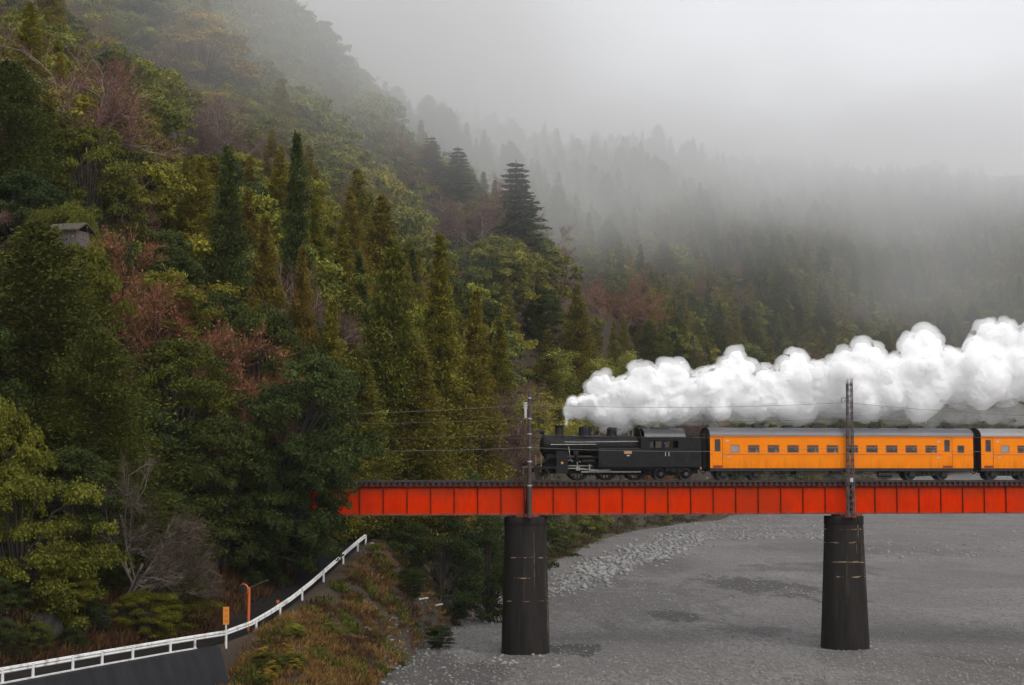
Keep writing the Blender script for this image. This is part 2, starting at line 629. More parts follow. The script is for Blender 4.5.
_P = ctl[:, :2] / _S
_n = len(_P)
_K = _phi(((_P[:, None] - _P[None]) ** 2).sum(-1)) + np.eye(_n) * 2e-3
_A = np.zeros((_n + 3, _n + 3))
_A[:_n, :_n] = _K
_A[:_n, _n] = 1
_A[:_n, _n + 1:] = _P
_A[_n:, :_n] = _A[:_n, _n:].T
_w = np.linalg.solve(_A, np.concatenate([ctl[:, 2], [0, 0, 0]]))


def tps(X, Y):
    Q = np.stack([np.ravel(X), np.ravel(Y)], 1) / _S
    out = np.empty(len(Q))
    for i in range(0, len(Q), 4000):
        q = Q[i:i + 4000]
        out[i:i + 4000] = _phi(((q[:, None] - _P[None]) ** 2).sum(-1)) @ _w[:_n] + _w[_n] + q @ _w[_n + 1:]
    return out.reshape(np.shape(X))


def sstep(a, b, x):
    t = np.clip((x - a) / (b - a), 0, 1)
    return t * t * (3 - 2 * t)


def ground(X, Y):
    X = np.asarray(X, float)
    Y = np.asarray(Y, float)
    d, _ = seg_dist(X, Y, E)
    zb = zbed(Y)
    z = np.where(d > 0, np.maximum(tps(X, Y), zb), zb)
    z = zb + (z - zb) * sstep(0, 6, d)
    o, par = seg_dist(X, Y, GX)
    i = np.clip(par.astype(int), 0, len(GX) - 2)
    t = par - i
    zr = GX[i, 2] * (1 - t) + GX[i + 1, 2] * t
    # uphill of the guard rail: the road, then the hill
    up = o > np.where(par < 6.4, -0.2, -0.9)
    k = sstep(3.3, 7.2, o)
    z = np.where(up & (o < 8.5) & (Y < 205), zr * (1 - k) + np.maximum(z, zr) * k, z)
    # river side: a wall on the near stretch, a grassy bank farther on
    river = (~up) & (Y < 160)
    bank = zb + (zr - 0.1 - zb) * np.clip(d / np.maximum(d - o - 0.9, 1e-3), 0, 1) ** 0.8
    low = np.minimum(bank, zb + 0.35 + 0.02 * d)
    kb = sstep(5.2, 6.9, par)
    bank = low * (1 - kb) + bank * kb
    z = np.where(river & (d > 0), bank, z)
    return z


def ground1(x, y):
    return float(ground(np.array([x]), np.array([y]))[0])


us = np.arange(-420, 1500, 7.0)
Ys = np.concatenate([np.geomspace(42, 150, 150), np.geomspace(151, 400, 110), np.geomspace(404, 1500, 110)])
UU, YY = np.meshgrid(us, Ys)
XX = (UU - 512) / F * YY
ZZ = ground(XX, YY)
DD, _ = seg_dist(XX, YY, E)
OO, PP = seg_dist(XX, YY, GX)
bump = np.array([mnoise.noise(Vector((x * .35, y * .35, 0))) * .5 + mnoise.noise(Vector((x * 1.1, y * 1.1, 5))) * .2 for x, y in zip(XX.ravel(), YY.ravel())]).reshape(XX.shape)
bumpb = np.array([mnoise.noise(Vector((x * .08, y * .03, 9))) * .35 + mnoise.noise(Vector((x * .5, y * .3, 2))) * .10 for x, y in zip(XX.ravel(), YY.ravel())]).reshape(XX.shape)
onroad = (OO > -1.0) & (OO < 5.0) & (YY < 205)
ZZ = ZZ + np.where(onroad, 0, np.where(DD > 1.0, bump * .9 * np.clip(DD / 4, 0, 1), bumpb))


ZBED = zbed(YY) + bumpb
ZHILL = ZZ - np.clip((0.7 - DD) * .22, 0, 2.5) - np.where(DD < 0, .12, 0)


def grid_mesh(name, keep, zs, mat):
    ny, nx = XX.shape
    cell = keep[:-1, :-1] | keep[1:, :-1] | keep[:-1, 1:] | keep[1:, 1:]
    idx = np.arange(ny * nx).reshape(ny, nx)
    q = np.stack([idx[:-1, :-1], idx[:-1, 1:], idx[1:, 1:], idx[1:, :-1]], -1)[cell]
    used, inv = np.unique(q, return_inverse=True)
    V = np.stack([XX.ravel(), YY.ravel(), zs.ravel()], 1)[used]
    return np_mesh(name, V, inv.reshape(-1, 4), mat, smooth=True)


def surf(x, y):
    """height of the built ground mesh at x, y"""
    x = np.atleast_1d(np.asarray(x, float))
    y = np.atleast_1d(np.asarray(y, float))
    u = np.clip((x / y * F + 512 - us[0]) / (us[1] - us[0]), 0, len(us) - 1.001)
    v = np.clip(np.interp(y, Ys, np.arange(len(Ys))), 0, len(Ys) - 1.001)
    i, j = u.astype(int), v.astype(int)
    a, b = u - i, v - j
    Z = np.maximum(ZHILL, ZBED)
    return (Z[j, i] * (1 - a) + Z[j, i + 1] * a) * (1 - b) + (Z[j + 1, i] * (1 - a) + Z[j + 1, i + 1] * a) * b


def np_mesh(name, V, Q, mats, tint=None, smooth=False, mi=None):
    me = bpy.data.meshes.new(name)
    k = Q.shape[1]
    me.vertices.add(len(V))
    me.vertices.foreach_set('co', np.ascontiguousarray(V, np.float32).ravel())
    me.loops.add(Q.size)
    me.loops.foreach_set('vertex_index', np.ascontiguousarray(Q, np.int32).ravel())
    me.polygons.add(len(Q))
    me.polygons.foreach_set('loop_start', np.arange(0, Q.size, k, dtype=np.int32))
    me.polygons.foreach_set('loop_total', np.full(len(Q), k, np.int32))
    if not isinstance(mats, (list, tuple)):
        mats = [mats]
    for m in mats:
        me.materials.append(m)
    if mi is not None:
        me.polygons.foreach_set('material_index', np.ascontiguousarray(mi, np.int32))
    if smooth:
        me.polygons.foreach_set('use_smooth', np.ones(len(Q), bool))
    me.update(calc_edges=True)
    if tint is not None:
        a = me.attributes.new('tint', 'FLOAT', 'POINT')
        a.data.foreach_set('value', np.ascontiguousarray(tint, np.float32))
    return me


def obj(name, me, parent=None):
    o = bpy.data.objects.new(name, me)
    COL.objects.link(o)
    if parent:
        o.parent = parent
    return o


def forest_floor_mat():
    m, t, out = new_mat('forest_floor')
    p = t.nodes.new("ShaderNodeBsdfPrincipled")
    n = noise_node(t, .5, 6, .65)
    n2 = noise_node(t, 2.5, 5, .65)
    c = ramp(t, n, [(.3, (.018, .015, .008)), (.48, (.040, .026, .012)), (.6, (.055, .032, .013)), (.72, (.034, .036, .011))])
    c = mix(t, mathn(t, 'MULTIPLY', n2, .7), c, (.018, .012, .009))
    t.links.new(c, p.inputs["Base Color"])
    p.inputs["Roughness"].default_value = .95
    b = t.nodes.new("ShaderNodeBump")
    b.inputs["Strength"].default_value = .6
    b.inputs["Distance"].default_value = .3
    t.links.new(n2, b.inputs["Height"])
    t.links.new(b.outputs[0], p.inputs["Normal"])
    t.links.new(p.outputs[0], out.inputs[0])
    return m


def gravel_mat():
    m, t, out = new_mat('river_gravel')
    p = t.nodes.new("ShaderNodeBsdfPrincipled")
    fine = noise_node(t, 3.2, 6, .80, stretch=(1, .22, 1))
    mid = noise_node(t, 1.0, 5, .7, stretch=(1, .22, 1))
    big = noise_node(t, .045, 4, .6, stretch=(1, .45, 1))
    c = ramp(t, fine, [(.34, (.056, .052, .049)), (.5, (.120, .113, .108)), (.66, (.215, .205, .198))])
    c = mix(t, ramp(t, big, [(.42, (0, 0, 0)), (.62, (.75, .75, .75))]), c, (.090, .083, .079))
    c = mix(t, ramp(t, mid, [(.58, (0, 0, 0)), (.78, (.28, .28, .28))]), c, (.19, .186, .183))
    # damp patches with outlines of their own
    geo = t.nodes.new("ShaderNodeNewGeometry")
    sep = t.nodes.new("ShaderNodeSeparateXYZ")
    t.links.new(geo.outputs["Position"], sep.inputs[0])
    wob = mathn(t, 'MULTIPLY', mathn(t, 'SUBTRACT', noise_node(t, .42, 9, .72, stretch=(1, .22, 1)), .5), 6.0)
    damp = None
    for (cx, cy_, rx, ry, sk, st) in [(29, 214, 6.2, 24, .16, .8), (4.6, 137.5, 1.9, 5.5, .1, 1.0), (14.8, 172, 2.4, 9, 0, .9), (12, 198, 10, 42, .0, .45), (20, 152, 3.0, 7, .3, .5),
                              (-6.5, 118, 7, 26, .08, .6), (40, 260, 9, 20, 0, .45), (33, 128, 1.2, 9, .4, .5), (60, 330, 20, 28, 0, .3), (20, 265, 5, 20, 0, .4)]:
        dx = mathn(t, 'SUBTRACT', sep.outputs[0], cx)
        dy = mathn(t, 'SUBTRACT', sep.outputs[1], cy_)
        dx = mathn(t, 'ADD', dx, mathn(t, 'MULTIPLY', dy, sk))
        r2 = mathn(t, 'ADD', mathn(t, 'POWER', mathn(t, 'ABSOLUTE', mathn(t, 'DIVIDE', dx, rx)), 2), mathn(t, 'POWER', mathn(t, 'ABSOLUTE', mathn(t, 'DIVIDE', dy, ry)), 2))
        v = mathn(t, 'SUBTRACT', 1.0, mathn(t, 'ADD', r2, wob))
        v = mathn(t, 'MULTIPLY', mathn(t, 'MULTIPLY', v, 2.6, clamp=True), st)
        damp = v if damp is None else mathn(t, 'MAXIMUM', damp, v)
    c = mix(t, mathn(t, 'MULTIPLY', damp, mathn(t, 'ADD', .85, mathn(t, 'MULTIPLY', fine, .4)), clamp=True), c, (.036, .031, .029))
    # paler washed streaks left by the last flood
    flood = noise_node(t, .12, 6, .6, stretch=(.6, .22, 1))
    c = mix(t, ramp(t, flood, [(.56, (0, 0, 0)), (.60, (.22, .22, .22)), (.64, (0, 0, 0))]), c, (.25, .245, .24))
    c = mix(t, ramp(t, flood, [(.36, (.5, .5, .5)), (.44, (0, 0, 0))]), c, (.075, .069, .065))
    # old wheel tracks
    tracks = None
    for (cx, cy_, rr, wd, x0) in [(-40, 175, 88, .16, 20), (-40, 175, 89.6, .16, 20), (70, 60, 60, .2, 20), (70, 60, 61.8, .2, 20), (95, 235, 62, .35, 20), (10, 320, 75, .35, 14)]:
        dx = mathn(t, 'SUBTRACT', sep.outputs[0], cx)
        dy = mathn(t, 'SUBTRACT', sep.outputs[1], cy_)
        r = mathn(t, 'SQRT', mathn(t, 'ADD', mathn(t, 'MULTIPLY', dx, dx), mathn(t, 'MULTIPLY', dy, dy)))
        r = mathn(t, 'ADD', r, mathn(t, 'MULTIPLY', wob, .6))
        v = mathn(t, 'SUBTRACT', 1.0, mathn(t, 'DIVIDE', mathn(t, 'ABSOLUTE', mathn(t, 'SUBTRACT', r, rr)), wd), clamp=True)
        v = mathn(t, 'MULTIPLY', v, mathn(t, 'MULTIPLY', mathn(t, 'SUBTRACT', mid, .42), 5.0, clamp=True))
        tracks = v if tracks is None else mathn(t, 'MAXIMUM', tracks, v)
    c = mix(t, mathn(t, 'MULTIPLY', tracks, .6), c, (.07, .069, .07))
    t.links.new(c, p.inputs["Base Color"])
    p.inputs["Roughness"].default_value = .8
    p.inputs["Specular IOR Level"].default_value = .3
    b = t.nodes.new("ShaderNodeBump")
    b.inputs["Strength"].default_value = .7
    b.inputs["Distance"].default_value = .12
    t.links.new(mathn(t, 'ADD', fine, mathn(t, 'MULTIPLY', mid, 2.0)), b.inputs["Height"])
    t.links.new(b.outputs[0], p.inputs["Normal"])
    t.links.new(p.outputs[0], out.inputs[0])
    return m


M['floor'] = forest_floor_mat()
M['gravel'] = gravel_mat()
hill = tag(obj('hillside', grid_mesh('hillside', DD > -7, ZHILL, M['floor'])), kind='structure')
bed = tag(obj('riverbed', grid_mesh('riverbed', DD <= 6, ZBED, M['gravel'])), kind='structure')

# road: a sheet of asphalt 4 mm and more above the shelf
mb = MB()
gl = dens_line(GX[:-1], 1.5)
tan = np.gradient(gl[:, :2], axis=0)
tan /= np.linalg.norm(tan, axis=1)[:, None]
nl = np.stack([-tan[:, 1], tan[:, 0]], 1)
rv = []
for p, n in zip(gl, nl):
    rv.append((p[0] + n[0] * .1, p[1] + n[1] * .1, p[2] + .04))
    rv.append((p[0] + n[0] * 3.0, p[1] + n[1] * 3.0, p[2] + .05))
mb.add(rv, [(2 * i, 2 * i + 1, 2 * i + 3, 2 * i + 2) for i in range(len(gl) - 1)])
tag(mb.build('road', M['asphalt']), kind='structure')

# retaining wall under the near stretch of road
sel = [i for i in range(len(gl)) if gl[i][1] <= at(213, 632, 107.1).y]
mb = MB()
wv = []
for i in sel:
    p, n = gl[i], nl[i]
    a = (p[0] - n[0] * .72, p[1] - n[1] * .72)
    b = (p[0] - n[0] * 1.95, p[1] - n[1] * 1.95)
    c = (p[0] + n[0] * .22, p[1] + n[1] * .22)
    wv += [(c[0], c[1], p[2] + .03), (a[0], a[1], p[2] + .03), (b[0], b[1], -0.4), (c[0], c[1], -0.4)]
wf = []
for i in range(len(sel) - 1):
    for k in range(4):
        wf.append((4 * i + k, 4 * i + (k + 1) % 4, 4 * i + 4 + (k + 1) % 4, 4 * i + 4 + k))
wf += [(0, 1, 2, 3), tuple(4 * (len(sel) - 1) + k for k in (3, 2, 1, 0))]
mb.add(wv, wf)
tag(mb.build('retaining_wall', M['wall_conc']), 'dark grey battered concrete wall below the white guardrail', 'wall')

# ------------------------------------------------------------------ guardrail
gr = empty('guardrail', tuple(GP[6]))
tag(gr, 'white steel guardrail curving along the road down towards the left', 'guardrail')
base = Vector(GP[6])
gv = dens_line(GP, .8)
gt = np.gradient(gv[:, :2], axis=0)
gt /= np.linalg.norm(gt, axis=1)[:, None]
gn = np.stack([-gt[:, 1], gt[:, 0]], 1)
mb = MB()
prof = [(-.02, .44), (-.075, .49), (-.02, .56), (-.075, .63), (-.02, .74), (.015, .74), (.015, .44)]   # folded W beam
vs = []
for p, n in zip(gv, gn):
    for o_, z_ in prof:
        q = (p[0] + n[0] * (o_ - .05), p[1] + n[1] * (o_ - .05), p[2] + z_ + .02)
        vs.append(Vector(q) - base)
k = len(prof)
fs = [(i * k + j, i * k + (j + 1) % k, (i + 1) * k + (j + 1) % k, (i + 1) * k + j) for i in range(len(gv) - 1) for j in range(k)]
mb.add(vs, fs).build('beam', M['white_worn'], gr)
mb = MB()
vs = []
for p, n in zip(gv, gn):
    for o_, z_ in ((-.12, .035), (.08, .035), (.08, .09), (-.12, .09)):
        vs.append(Vector((p[0] + n[0] * (o_ - .16), p[1] + n[1] * (o_ - .16), p[2] + z_)) - base)
fs = [(i * 4 + j, i * 4 + (j + 1) % 4, (i + 1) * 4 + (j + 1) % 4, (i + 1) * 4 + j) for i in range(len(gv) - 1) for j in range(4)]
nlow = sum(1 for p in gv if p[1] <= at(195, 634, 105).y)
mb.add(vs[:nlow * 4], fs[:(nlow - 1) * 4]).build('kerb_edge', M['white_worn'], gr)
post_px = [-66, -33, 0, 33.3, 68.5, 102.5, 135.5, 166, 196, 224, 252, 278, 300, 322, 341, 356, 364]
for px in post_px:
    i = int(np.argmin([abs(project(p)[0] - px) for p in gv]))
    p, n = gv[i], gn[i]
    q = Vector((p[0] - n[0] * .13, p[1] - n[1] * .13, p[2] - .25)) - base
    mb = MB()
    mb.tube([q, q + Vector((0, 0, .98))], .075, 10)
    mb.build('post', M['white_worn'], gr, smooth=True)

# ------------------------------------------------------------------ signs by the guardrail
def gpt(px, off=0.0):
    i = int(np.argmin([abs(project(p)[0] - px) for p in gv]))
    return Vector(gv[i]) + Vector((gn[i][0] * off, gn[i][1] * off, 0))


b0 = gpt(224, -.12)
sg = empty('warning_sign', b0, R(10))
tag(sg, 'narrow upright orange board on a pale post at the guardrail bend', 'sign')
mb = MB()
mb.tube([(0, 0, -.2), (0, 0, 1.2)], .06, 10).build('post', M['white_worn'], sg, smooth=True)
zt = (630 - 606.5) / (F / 108) + .75
zb_ = (630 - 624) / (F / 108) + .75
mb = MB()
mb.box(-.17, .17, -.10, -.06, zb_, zt).build('board', M['sign_orange'], sg)
hh = zt - zb_
for fz in (.2, .5, .8):                         # dark characters, too small to read in the photograph
    zc_ = zb_ + hh * fz
    mb = MB()
    mb.box(-.10, .10, -.106, -.103, zc_ + .035, zc_ + .06)
    mb.box(-.10, .10, -.106, -.103, zc_ - .06, zc_ - .035)
    mb.box(-.02, .02, -.106, -.1035, zc_ - .0349, zc_ + .0349)
    mb.build('character', M['sign_mark'], sg)

b1 = gpt(256, .35)
mr = empty('traffic_mirror', b1, R(0))
tag(mr, 'round convex road mirror on an orange post beyond the guardrail', 'mirror')
sc_ = F / b1.y
mh = (617 - 586.5) / sc_ + .78
mb = MB()
mb.tube([(0, 0, -.1), (0.02, 0, mh)], .09, 12).build('post', M['orange_post'], mr, smooth=True)
mb = MB()
mb.lathe([(.0, -.05), (.30, -.045), (.33, 0), (.33, .03), (.28, .05), (.0, .07)], (0, 0, 0), 24, axis='y')
mo = mb.build('mirror_back', M['orange_post'], mr, smooth=True)
mo.location = (-.30, .02, mh - .12)
mo.rotation_euler = (0, 0, R(-22))
mb = MB()
mb.lathe([(.29, -.052), (.2, -.075), (.0, -.085)], (0, 0, 0), 24, axis='y')
m2 = mb.build('mirror_face', M['mirror'], mo, smooth=True)
mb = MB()
mb.obox((0, 0, mh - .12), (-.26, .04, mh - .12), .05, .05).build('bracket', M['orange_post'], mr)
mb = MB()
mb.tube([(0.0, .1, mh - .05), (1.1, .7, mh + .42)], .010, 6).build('brace_wire', M['wire_pale'], mr)

b2 = gpt(278, .02)
rf = empty('reflector', b2 + Vector((0, 0, .76)), 0)
tag(rf, 'small orange reflector on top of the guardrail uphill of the mirror', 'reflector')
mb = MB()
mb.lathe([(.02, -.02), (.10, -.018), (.10, .018), (.02, .02)], (0, 0, .16), 14, axis='y').build('disc', M['orange_post'], rf)
mb = MB()
mb.tube([(0, 0, -.05), (0, 0, .1)], .02, 6).build('stem', M['galv'], rf)

# ------------------------------------------------------------------ bridge
S1, S2 = s_px(527.5, -1.0, -1), s_px(850.5, -1.0, -1)
SPAN = S2 - S1
ZT, ZBm = z_px(600, 486.3, -.9), z_px(600, 514.8, -.9)


M['girder'] = girder_mat()


def make_span(n_panel=14, SPAN=SPAN, s0=S1):
    root = empty('girder_span', onl(s0), TH)
    L0, L1 = .18, SPAN - .18
    for sd in (-1, 1):
        y = sd * .9
        mb = MB()
        mb.box(L0, L1, y - .012, y + .012, ZBm + .05, ZT - .02)
        mb.build('web_plate', M['girder'], root)
        for nm, z0, z1 in (('top_flange', ZT - .02, ZT + .02), ('bottom_flange', ZBm, ZBm + .05)):
            mb = MB()
            mb.box(L0, L1, y - .19, y + .19, z0, z1)
            # angle iron under the flange
            zz = (z0 - .09, z0) if nm == 'top_flange' else (z1, z1 + .09)
            mb.box(L0, L1, y + sd * .0125, y + sd * .03, zz[0], zz[1])
            mb.build(nm, M['girder_dark'] if nm == 'bottom_flange' else M['girder_edge'], root)
        for k in range(n_panel + 1):
            x = L0 + .03 + (L1 - L0 - .06) * k / n_panel
            mb = MB()
            mb.box(x - .02, x + .02, min(y + sd * .032, y + sd * .13), max(y + sd * .032, y + sd * .13), ZBm + .052, ZT - .022)
            mb.box(x - .05, x + .05, min(y + sd * .0135, y + sd * .03), max(y + sd * .0135, y + sd * .03), ZBm + .145, ZT - .115)
            mb.build('stiffener', M['girder_edge'], root)
        if sd < 0:
            # riveted web splices
            for fx in (.33, .66):
                x = L0 + (L1 - L0) * fx + .35
                mb = MB()
                mb.box(x - .16, x + .16, y - .026, y - .013, ZBm + .15, ZT - .12)
                mb.build('splice_plate', M['girder'], root)
    for k in range(0, n_panel + 1, 2):
        x = L0 + .2 + (L1 - L0 - .4) * k / n_panel
        mb = MB()
        mb.obox((x, -.86, ZT - .2), (x, .86, ZBm + .2), .09, .09)
        mb.obox((x, -.86, ZBm + .2), (x, .86, ZT - .2), .088, .088)
        mb.build('cross_brace', M['girder_edge'], root)
    # bearings
    for x in (L0 + .35, L1 - .35):
        for y in (-.9, .9):
            mb = MB()
            mb.box(x - .28, x + .28, y - .22, y + .22, ZBm - .14, ZBm - .004)
            mb.build('bearing', M['girder_dark'], root)
    # sleepers on the girder, their ends showing
    n = int((SPAN) / .40)
    zs0, zs1 = ZT + .025, -.16
    for k in range(n):
        x = .2 + (SPAN - .4) * (k + .5) / n
        mb = MB()
        mb.box(x - .10, x + .10, -1.12, 1.12, zs0, zs1)
        mb.build('sleeper', M['timber'], root)
    mb = MB()
    mb.box(L0, L1, -1.0, -.96, zs0 + .02, zs1 - .07)      # packing between the sleeper ends, painted red
    for sp in ():
        pass
    mb.build('packing_strip', M['girder_edge'], root)
    for y in (-1.05, 1.05):
        mb = MB()
        mb.box(L0 - .17, L1 + .17, y - .12, y + .12, zs1 + .003, zs1 + .10)
        mb.build('guard_timber', M['timber'], root)
    return root


span = make_span()
tag(span, 'middle red plate girder span between the two piers', 'bridge span', 'red plate girder spans of the railway bridge')
LSP = S1 - s_px(309, -1.0, -1)
span_l = make_span(round(14 * LSP / SPAN), LSP, S1 - LSP)
tag(span_l, 'leftmost red girder span running from the pier into the trees', 'bridge span', 'red plate girder spans of the railway bridge')
span_r = copy_tree(span)
span_r.location = onl(S2)
tag(span_r, 'right red girder span under the coupled coach ends, at the picture edge')
span_f = copy_tree(span)
span_f.location = onl(S2 + SPAN)
tag(span_f, 'red girder span farther right beyond the picture edge')

for y, lab in ((-.534, 'near running rail of the railway line across the red bridge'), (.534, 'far running rail of the railway line across the red bridge')):
    mb = MB()
    pr = [(-.064, -.148), (.064, -.148), (.064, -.135), (.01, -.12), (.01, -.04), (.034, -.03), (.034, 0), (-.034, 0), (-.034, -.03), (-.01, -.04), (-.01, -.12), (-.064, -.135)]
    mb.prism([(a + y, b) for a, b in pr], -LSP - 7, SPAN * 3, 'x')
    o = mb.build('rail', M['rail'])
    o.location = onl(S1)
    o.rotation_euler = (0, 0, TH)
    tag(o, lab, 'rail')


def make_pier(px, py_base, w_top, w_bot, lab):
    Yp = onl(s_px(px, 0, -5), 0).y
    sc = F / Yp
    c = onl(s_px(px, 0, -5), 0)
    zt = ZR + ZBm - .145
    zg = at(px, py_base, Yp).z
    zg = min(zg, 0.3)
    root = empty('bridge_pier', (c.x, c.y, zg), TH)
    tag(root, lab, 'pier', 'round concrete bridge piers')
    hgt = zt - zg
    rt, rb = w_top / 2 / sc, w_bot / 2 / sc
    n = 22
    prof = []
    for i in range(n + 1):
        f = i / n
        prof.append((rb + (rt - rb) * f ** .9, -.6 if i == 0 else f * (hgt - .62)))
    mb = MB()
    mb.lathe(prof, n=48, sy=1.0)
    mb.build('shaft', M['pier'], root, smooth=True)
    mb = MB()
    mb.lathe([(rt * 1.0, hgt - .618), (rt * 1.02, hgt - .58), (rt * 1.02, hgt - .06), (rt * .99, hgt)], n=48)
    mb.build('cap', M['pier'], root, smooth=True)
    return root, hgt, rt, rb


pier_a, hA, rtA, rbA = make_pier(525.5, 660.5, 41.5, 49, 'left dark round pier, nearest the wooded bank')
pier_b, hB, rtB, rbB = make_pier(844, 648, 38.5, 48.5, 'right dark round pier with pale seams standing on open gravel')
for pr_, hh, rt, rb, fr in ((pier_a, hA, rtA, rbA, (.42, .58, .72)), (pier_b, hB, rtB, rbB, (.545, .655, .80, .90))):
    for f in fr:
        z = hh * f
        r = rb + (rt - rb) * (z / (hh - .62)) ** .9
        mb = MB()
        vs, fs = [], []
        n = 64
        for k in range(n):
            a = 2 * math.pi * k / n
            wz = mnoise.noise(Vector((math.cos(a) * 2, math.sin(a) * 2, f * 9))) * .05
            th = .03 + .05 * max(0, mnoise.noise(Vector((math.cos(a) * 5, math.sin(a) * 5, f * 17))))
            for dz, dr in ((-th, .004), (-th, .012), (th, .012), (th, .004)):
                vs.append(((r + dr) * math.cos(a), (r + dr) * math.sin(a), z + wz + dz))
        for k in range(n):
            for j in range(3):
                fs.append((k * 4 + j, ((k + 1) % n) * 4 + j, ((k + 1) % n) * 4 + j + 1, k * 4 + j + 1))
        mb.add(vs, fs).build('lime_seam', M['pier_seam'], pr_)
def streak(pr_, hh, rt, rb, ang, half, f0, f1, seed):
    """a ragged lime run down the shaft"""
    n = 26
    vs, fs = [], []
    for k in range(n + 1):
        f = f0 + (f1 - f0) * k / n
        z = hh * f
        r = rb + (rt - rb) * (z / (hh - .62)) ** .9 + .006
        w1_ = half * (.55 + .9 * abs(mnoise.noise(Vector((k * .55, seed, 1))))) * (.35 + .65 * math.sin(math.pi * (k + .5) / (n + 1)))
        w2_ = half * (.55 + .9 * abs(mnoise.noise(Vector((k * .5, seed, 9))))) * (.35 + .65 * math.sin(math.pi * (k + .5) / (n + 1)))
        for a in (ang - w1_, ang + w2_):
            vs.append((r * math.cos(a), r * math.sin(a), z))
    for k in range(n):
        fs.append((2 * k, 2 * k + 1, 2 * k + 3, 2 * k + 2))
    mb = MB()
    mb.add(vs, fs).build('lime_streak', M['pier_streak'], pr_)


for a_, h_, f0_, f1_, sd_ in ((-38, .05, .42, .97, 1), (-31, .025, .30, .60, 2), (-62, .06, .80, .97, 3), (-70, .03, .72, .9, 4), (-50, .025, .55, .9, 5)):
    streak(pier_b, hB, rtB, rbB, R(a_), h_, f0_, f1_, sd_)
for a_, h_, f0_, f1_, sd_ in ((-28, .13, .06, .50, 6), (-34, .05, .40, .70, 7), (-75, .02, .5, .9, 8)):
    streak(pier_a, hA, rtA, rbA, R(a_), h_, f0_, f1_, sd_)
pier_c = copy_tree(pier_b)
pc = onl(S2 + SPAN)
pier_c.location = (pc.x, pc.y, pier_b.location.z)
tag(pier_c, 'dark round pier farther right beyond the picture edge')
# abutment at the hill end
mb = MB()
mb.box(-1.6, .9, -2.3, 2.3, -9, ZBm - .145)
mb.box(-1.6, -.40, -2.3, 2.3, ZBm - .14, -.2)
ab = mb.build('bridge_abutment', M['wall_conc'])
ab.location = onl(S1 - LSP + .2)
ab.rotation_euler = (0, 0, TH)
tag(ab, 'concrete abutment hidden in the trees at the left end of the bridge', 'abutment')

# ------------------------------------------------------------------ poles and wires
sp1 = s_px(529.5, -1.75, 0)
p1 = onl(sp1, -1.75)
zp = lambda y, px=529.5: z_px(px, y, -1.75)
pl = empty('utility_pole', (p1.x, p1.y, ZR), TH)
tag(pl, 'dark brown banded steel pole ahead of the locomotive', 'pole')
mb = MB()
mb.tube([(0, 0, zp(518)), (0, 0, zp(470)), (0, 0, zp(392))], [.18, .155, .10], 12).build('mast', M['pole_brown'], pl, smooth=True)
for y in (398, 418.5, 434, 447.5, 461.5, 485.5):
    mb = MB()
    r = .115 + (y - 392) / 126 * .07
    mb.lathe([(r, -.05), (r + .02, -.05), (r + .02, .05), (r, .05)], (0, 0, zp(y)), 12)
    mb.build('band', M['galv'], pl)
mb = MB()
mb.box(-.55, .30, -.10, .10, zp(468), zp(466))
mb.box(-.50, -.40, -.08, .08, zp(475), zp(468.1))
mb.build('step_bracket', M['pole_brown'], pl)
mb = MB()
mb.box(-.36, -.20, -.05, .05, zp(418), zp(402))
mb.build('insulator_board', M['galv'], pl)
for y in (403, 405.5, 408):
    mb = MB()
    mb.obox((-.46, 0, zp(y)), (0, 0, zp(y)), .05, .05).build('cross_arm', M['galv'], pl)
mb = MB()
mb.box(-.3, .3, .0, .8, zp(517), zp(514.5)).build('pier_bracket', M['girder_dark'], pl)

sp2 = s_px(850.5, -1.75, 0)
p2 = onl(sp2, -1.75)
zq = lambda y: z_px(850.5, y, -1.75)
pg = empty('lattice_mast', (p2.x, p2.y, ZR), TH)
tag(pg, 'slender grey lattice mast in front of the first orange coach', 'pole')
zb0, zt0 = zq(517), zq(377)
w0, w1 = .22, .16


def hw(z):
    return w0 + (w1 - w0) * (z - zb0) / (zt0 - zb0)


for sx in (-1, 1):
    for sy in (-1, 1):
        mb = MB()
        mb.obox((sx * w0, sy * w0, zb0), (sx * w1, sy * w1, zt0), .065, .065).build('corner_leg', M['pole_grey'], pg)
z = zb0 + .1
k = 0
while z + .42 < zt0:
    a, b = hw(z), hw(z + .42)
    for (ax, ay, bx, by) in ((-1, -1, 1, -1), (-1, 1, 1, 1), (-1, -1, -1, 1), (1, -1, 1, 1)):
        mb = MB()
        if k % 2:
            ax, ay, bx, by = bx, by, ax, ay
        mb.obox((ax * a, ay * a, z), (bx * b, by * b, z + .42), .04, .04).build('lacing_bar', M['pole_grey'], pg)
    z += .42
    k += 1
mb = MB()
mb.box(-w1 - .04, w1 + .04, -w1 - .04, w1 + .04, zt0, zt0 + .05).build('top_cap', M['pole_grey'], pg)
mb = MB()
mb.obox((-.05, 0, zq(398)), (-.62, .0, zq(398)), .05, .05)
mb.obox((-.60, 0, zq(398)), (-.60, 0, zq(402.5)), .045, .045)
mb.obox((0, .1, zq(400)), (-.1, 2.4, zq(400)), .07, .07)
mb.build('bracket_arm', M['pole_grey'], pg)
mb = MB()
mb.box(-.12, .12, -w0 - .05, -w0 + .0, zq(482), zq(478)).build('number_tag', M['galv'], pg)
mb = MB()
mb.box(-.4, .4, .0, .8, zq(517.5), zq(515)).build('pier_bracket', M['girder_dark'], pg)

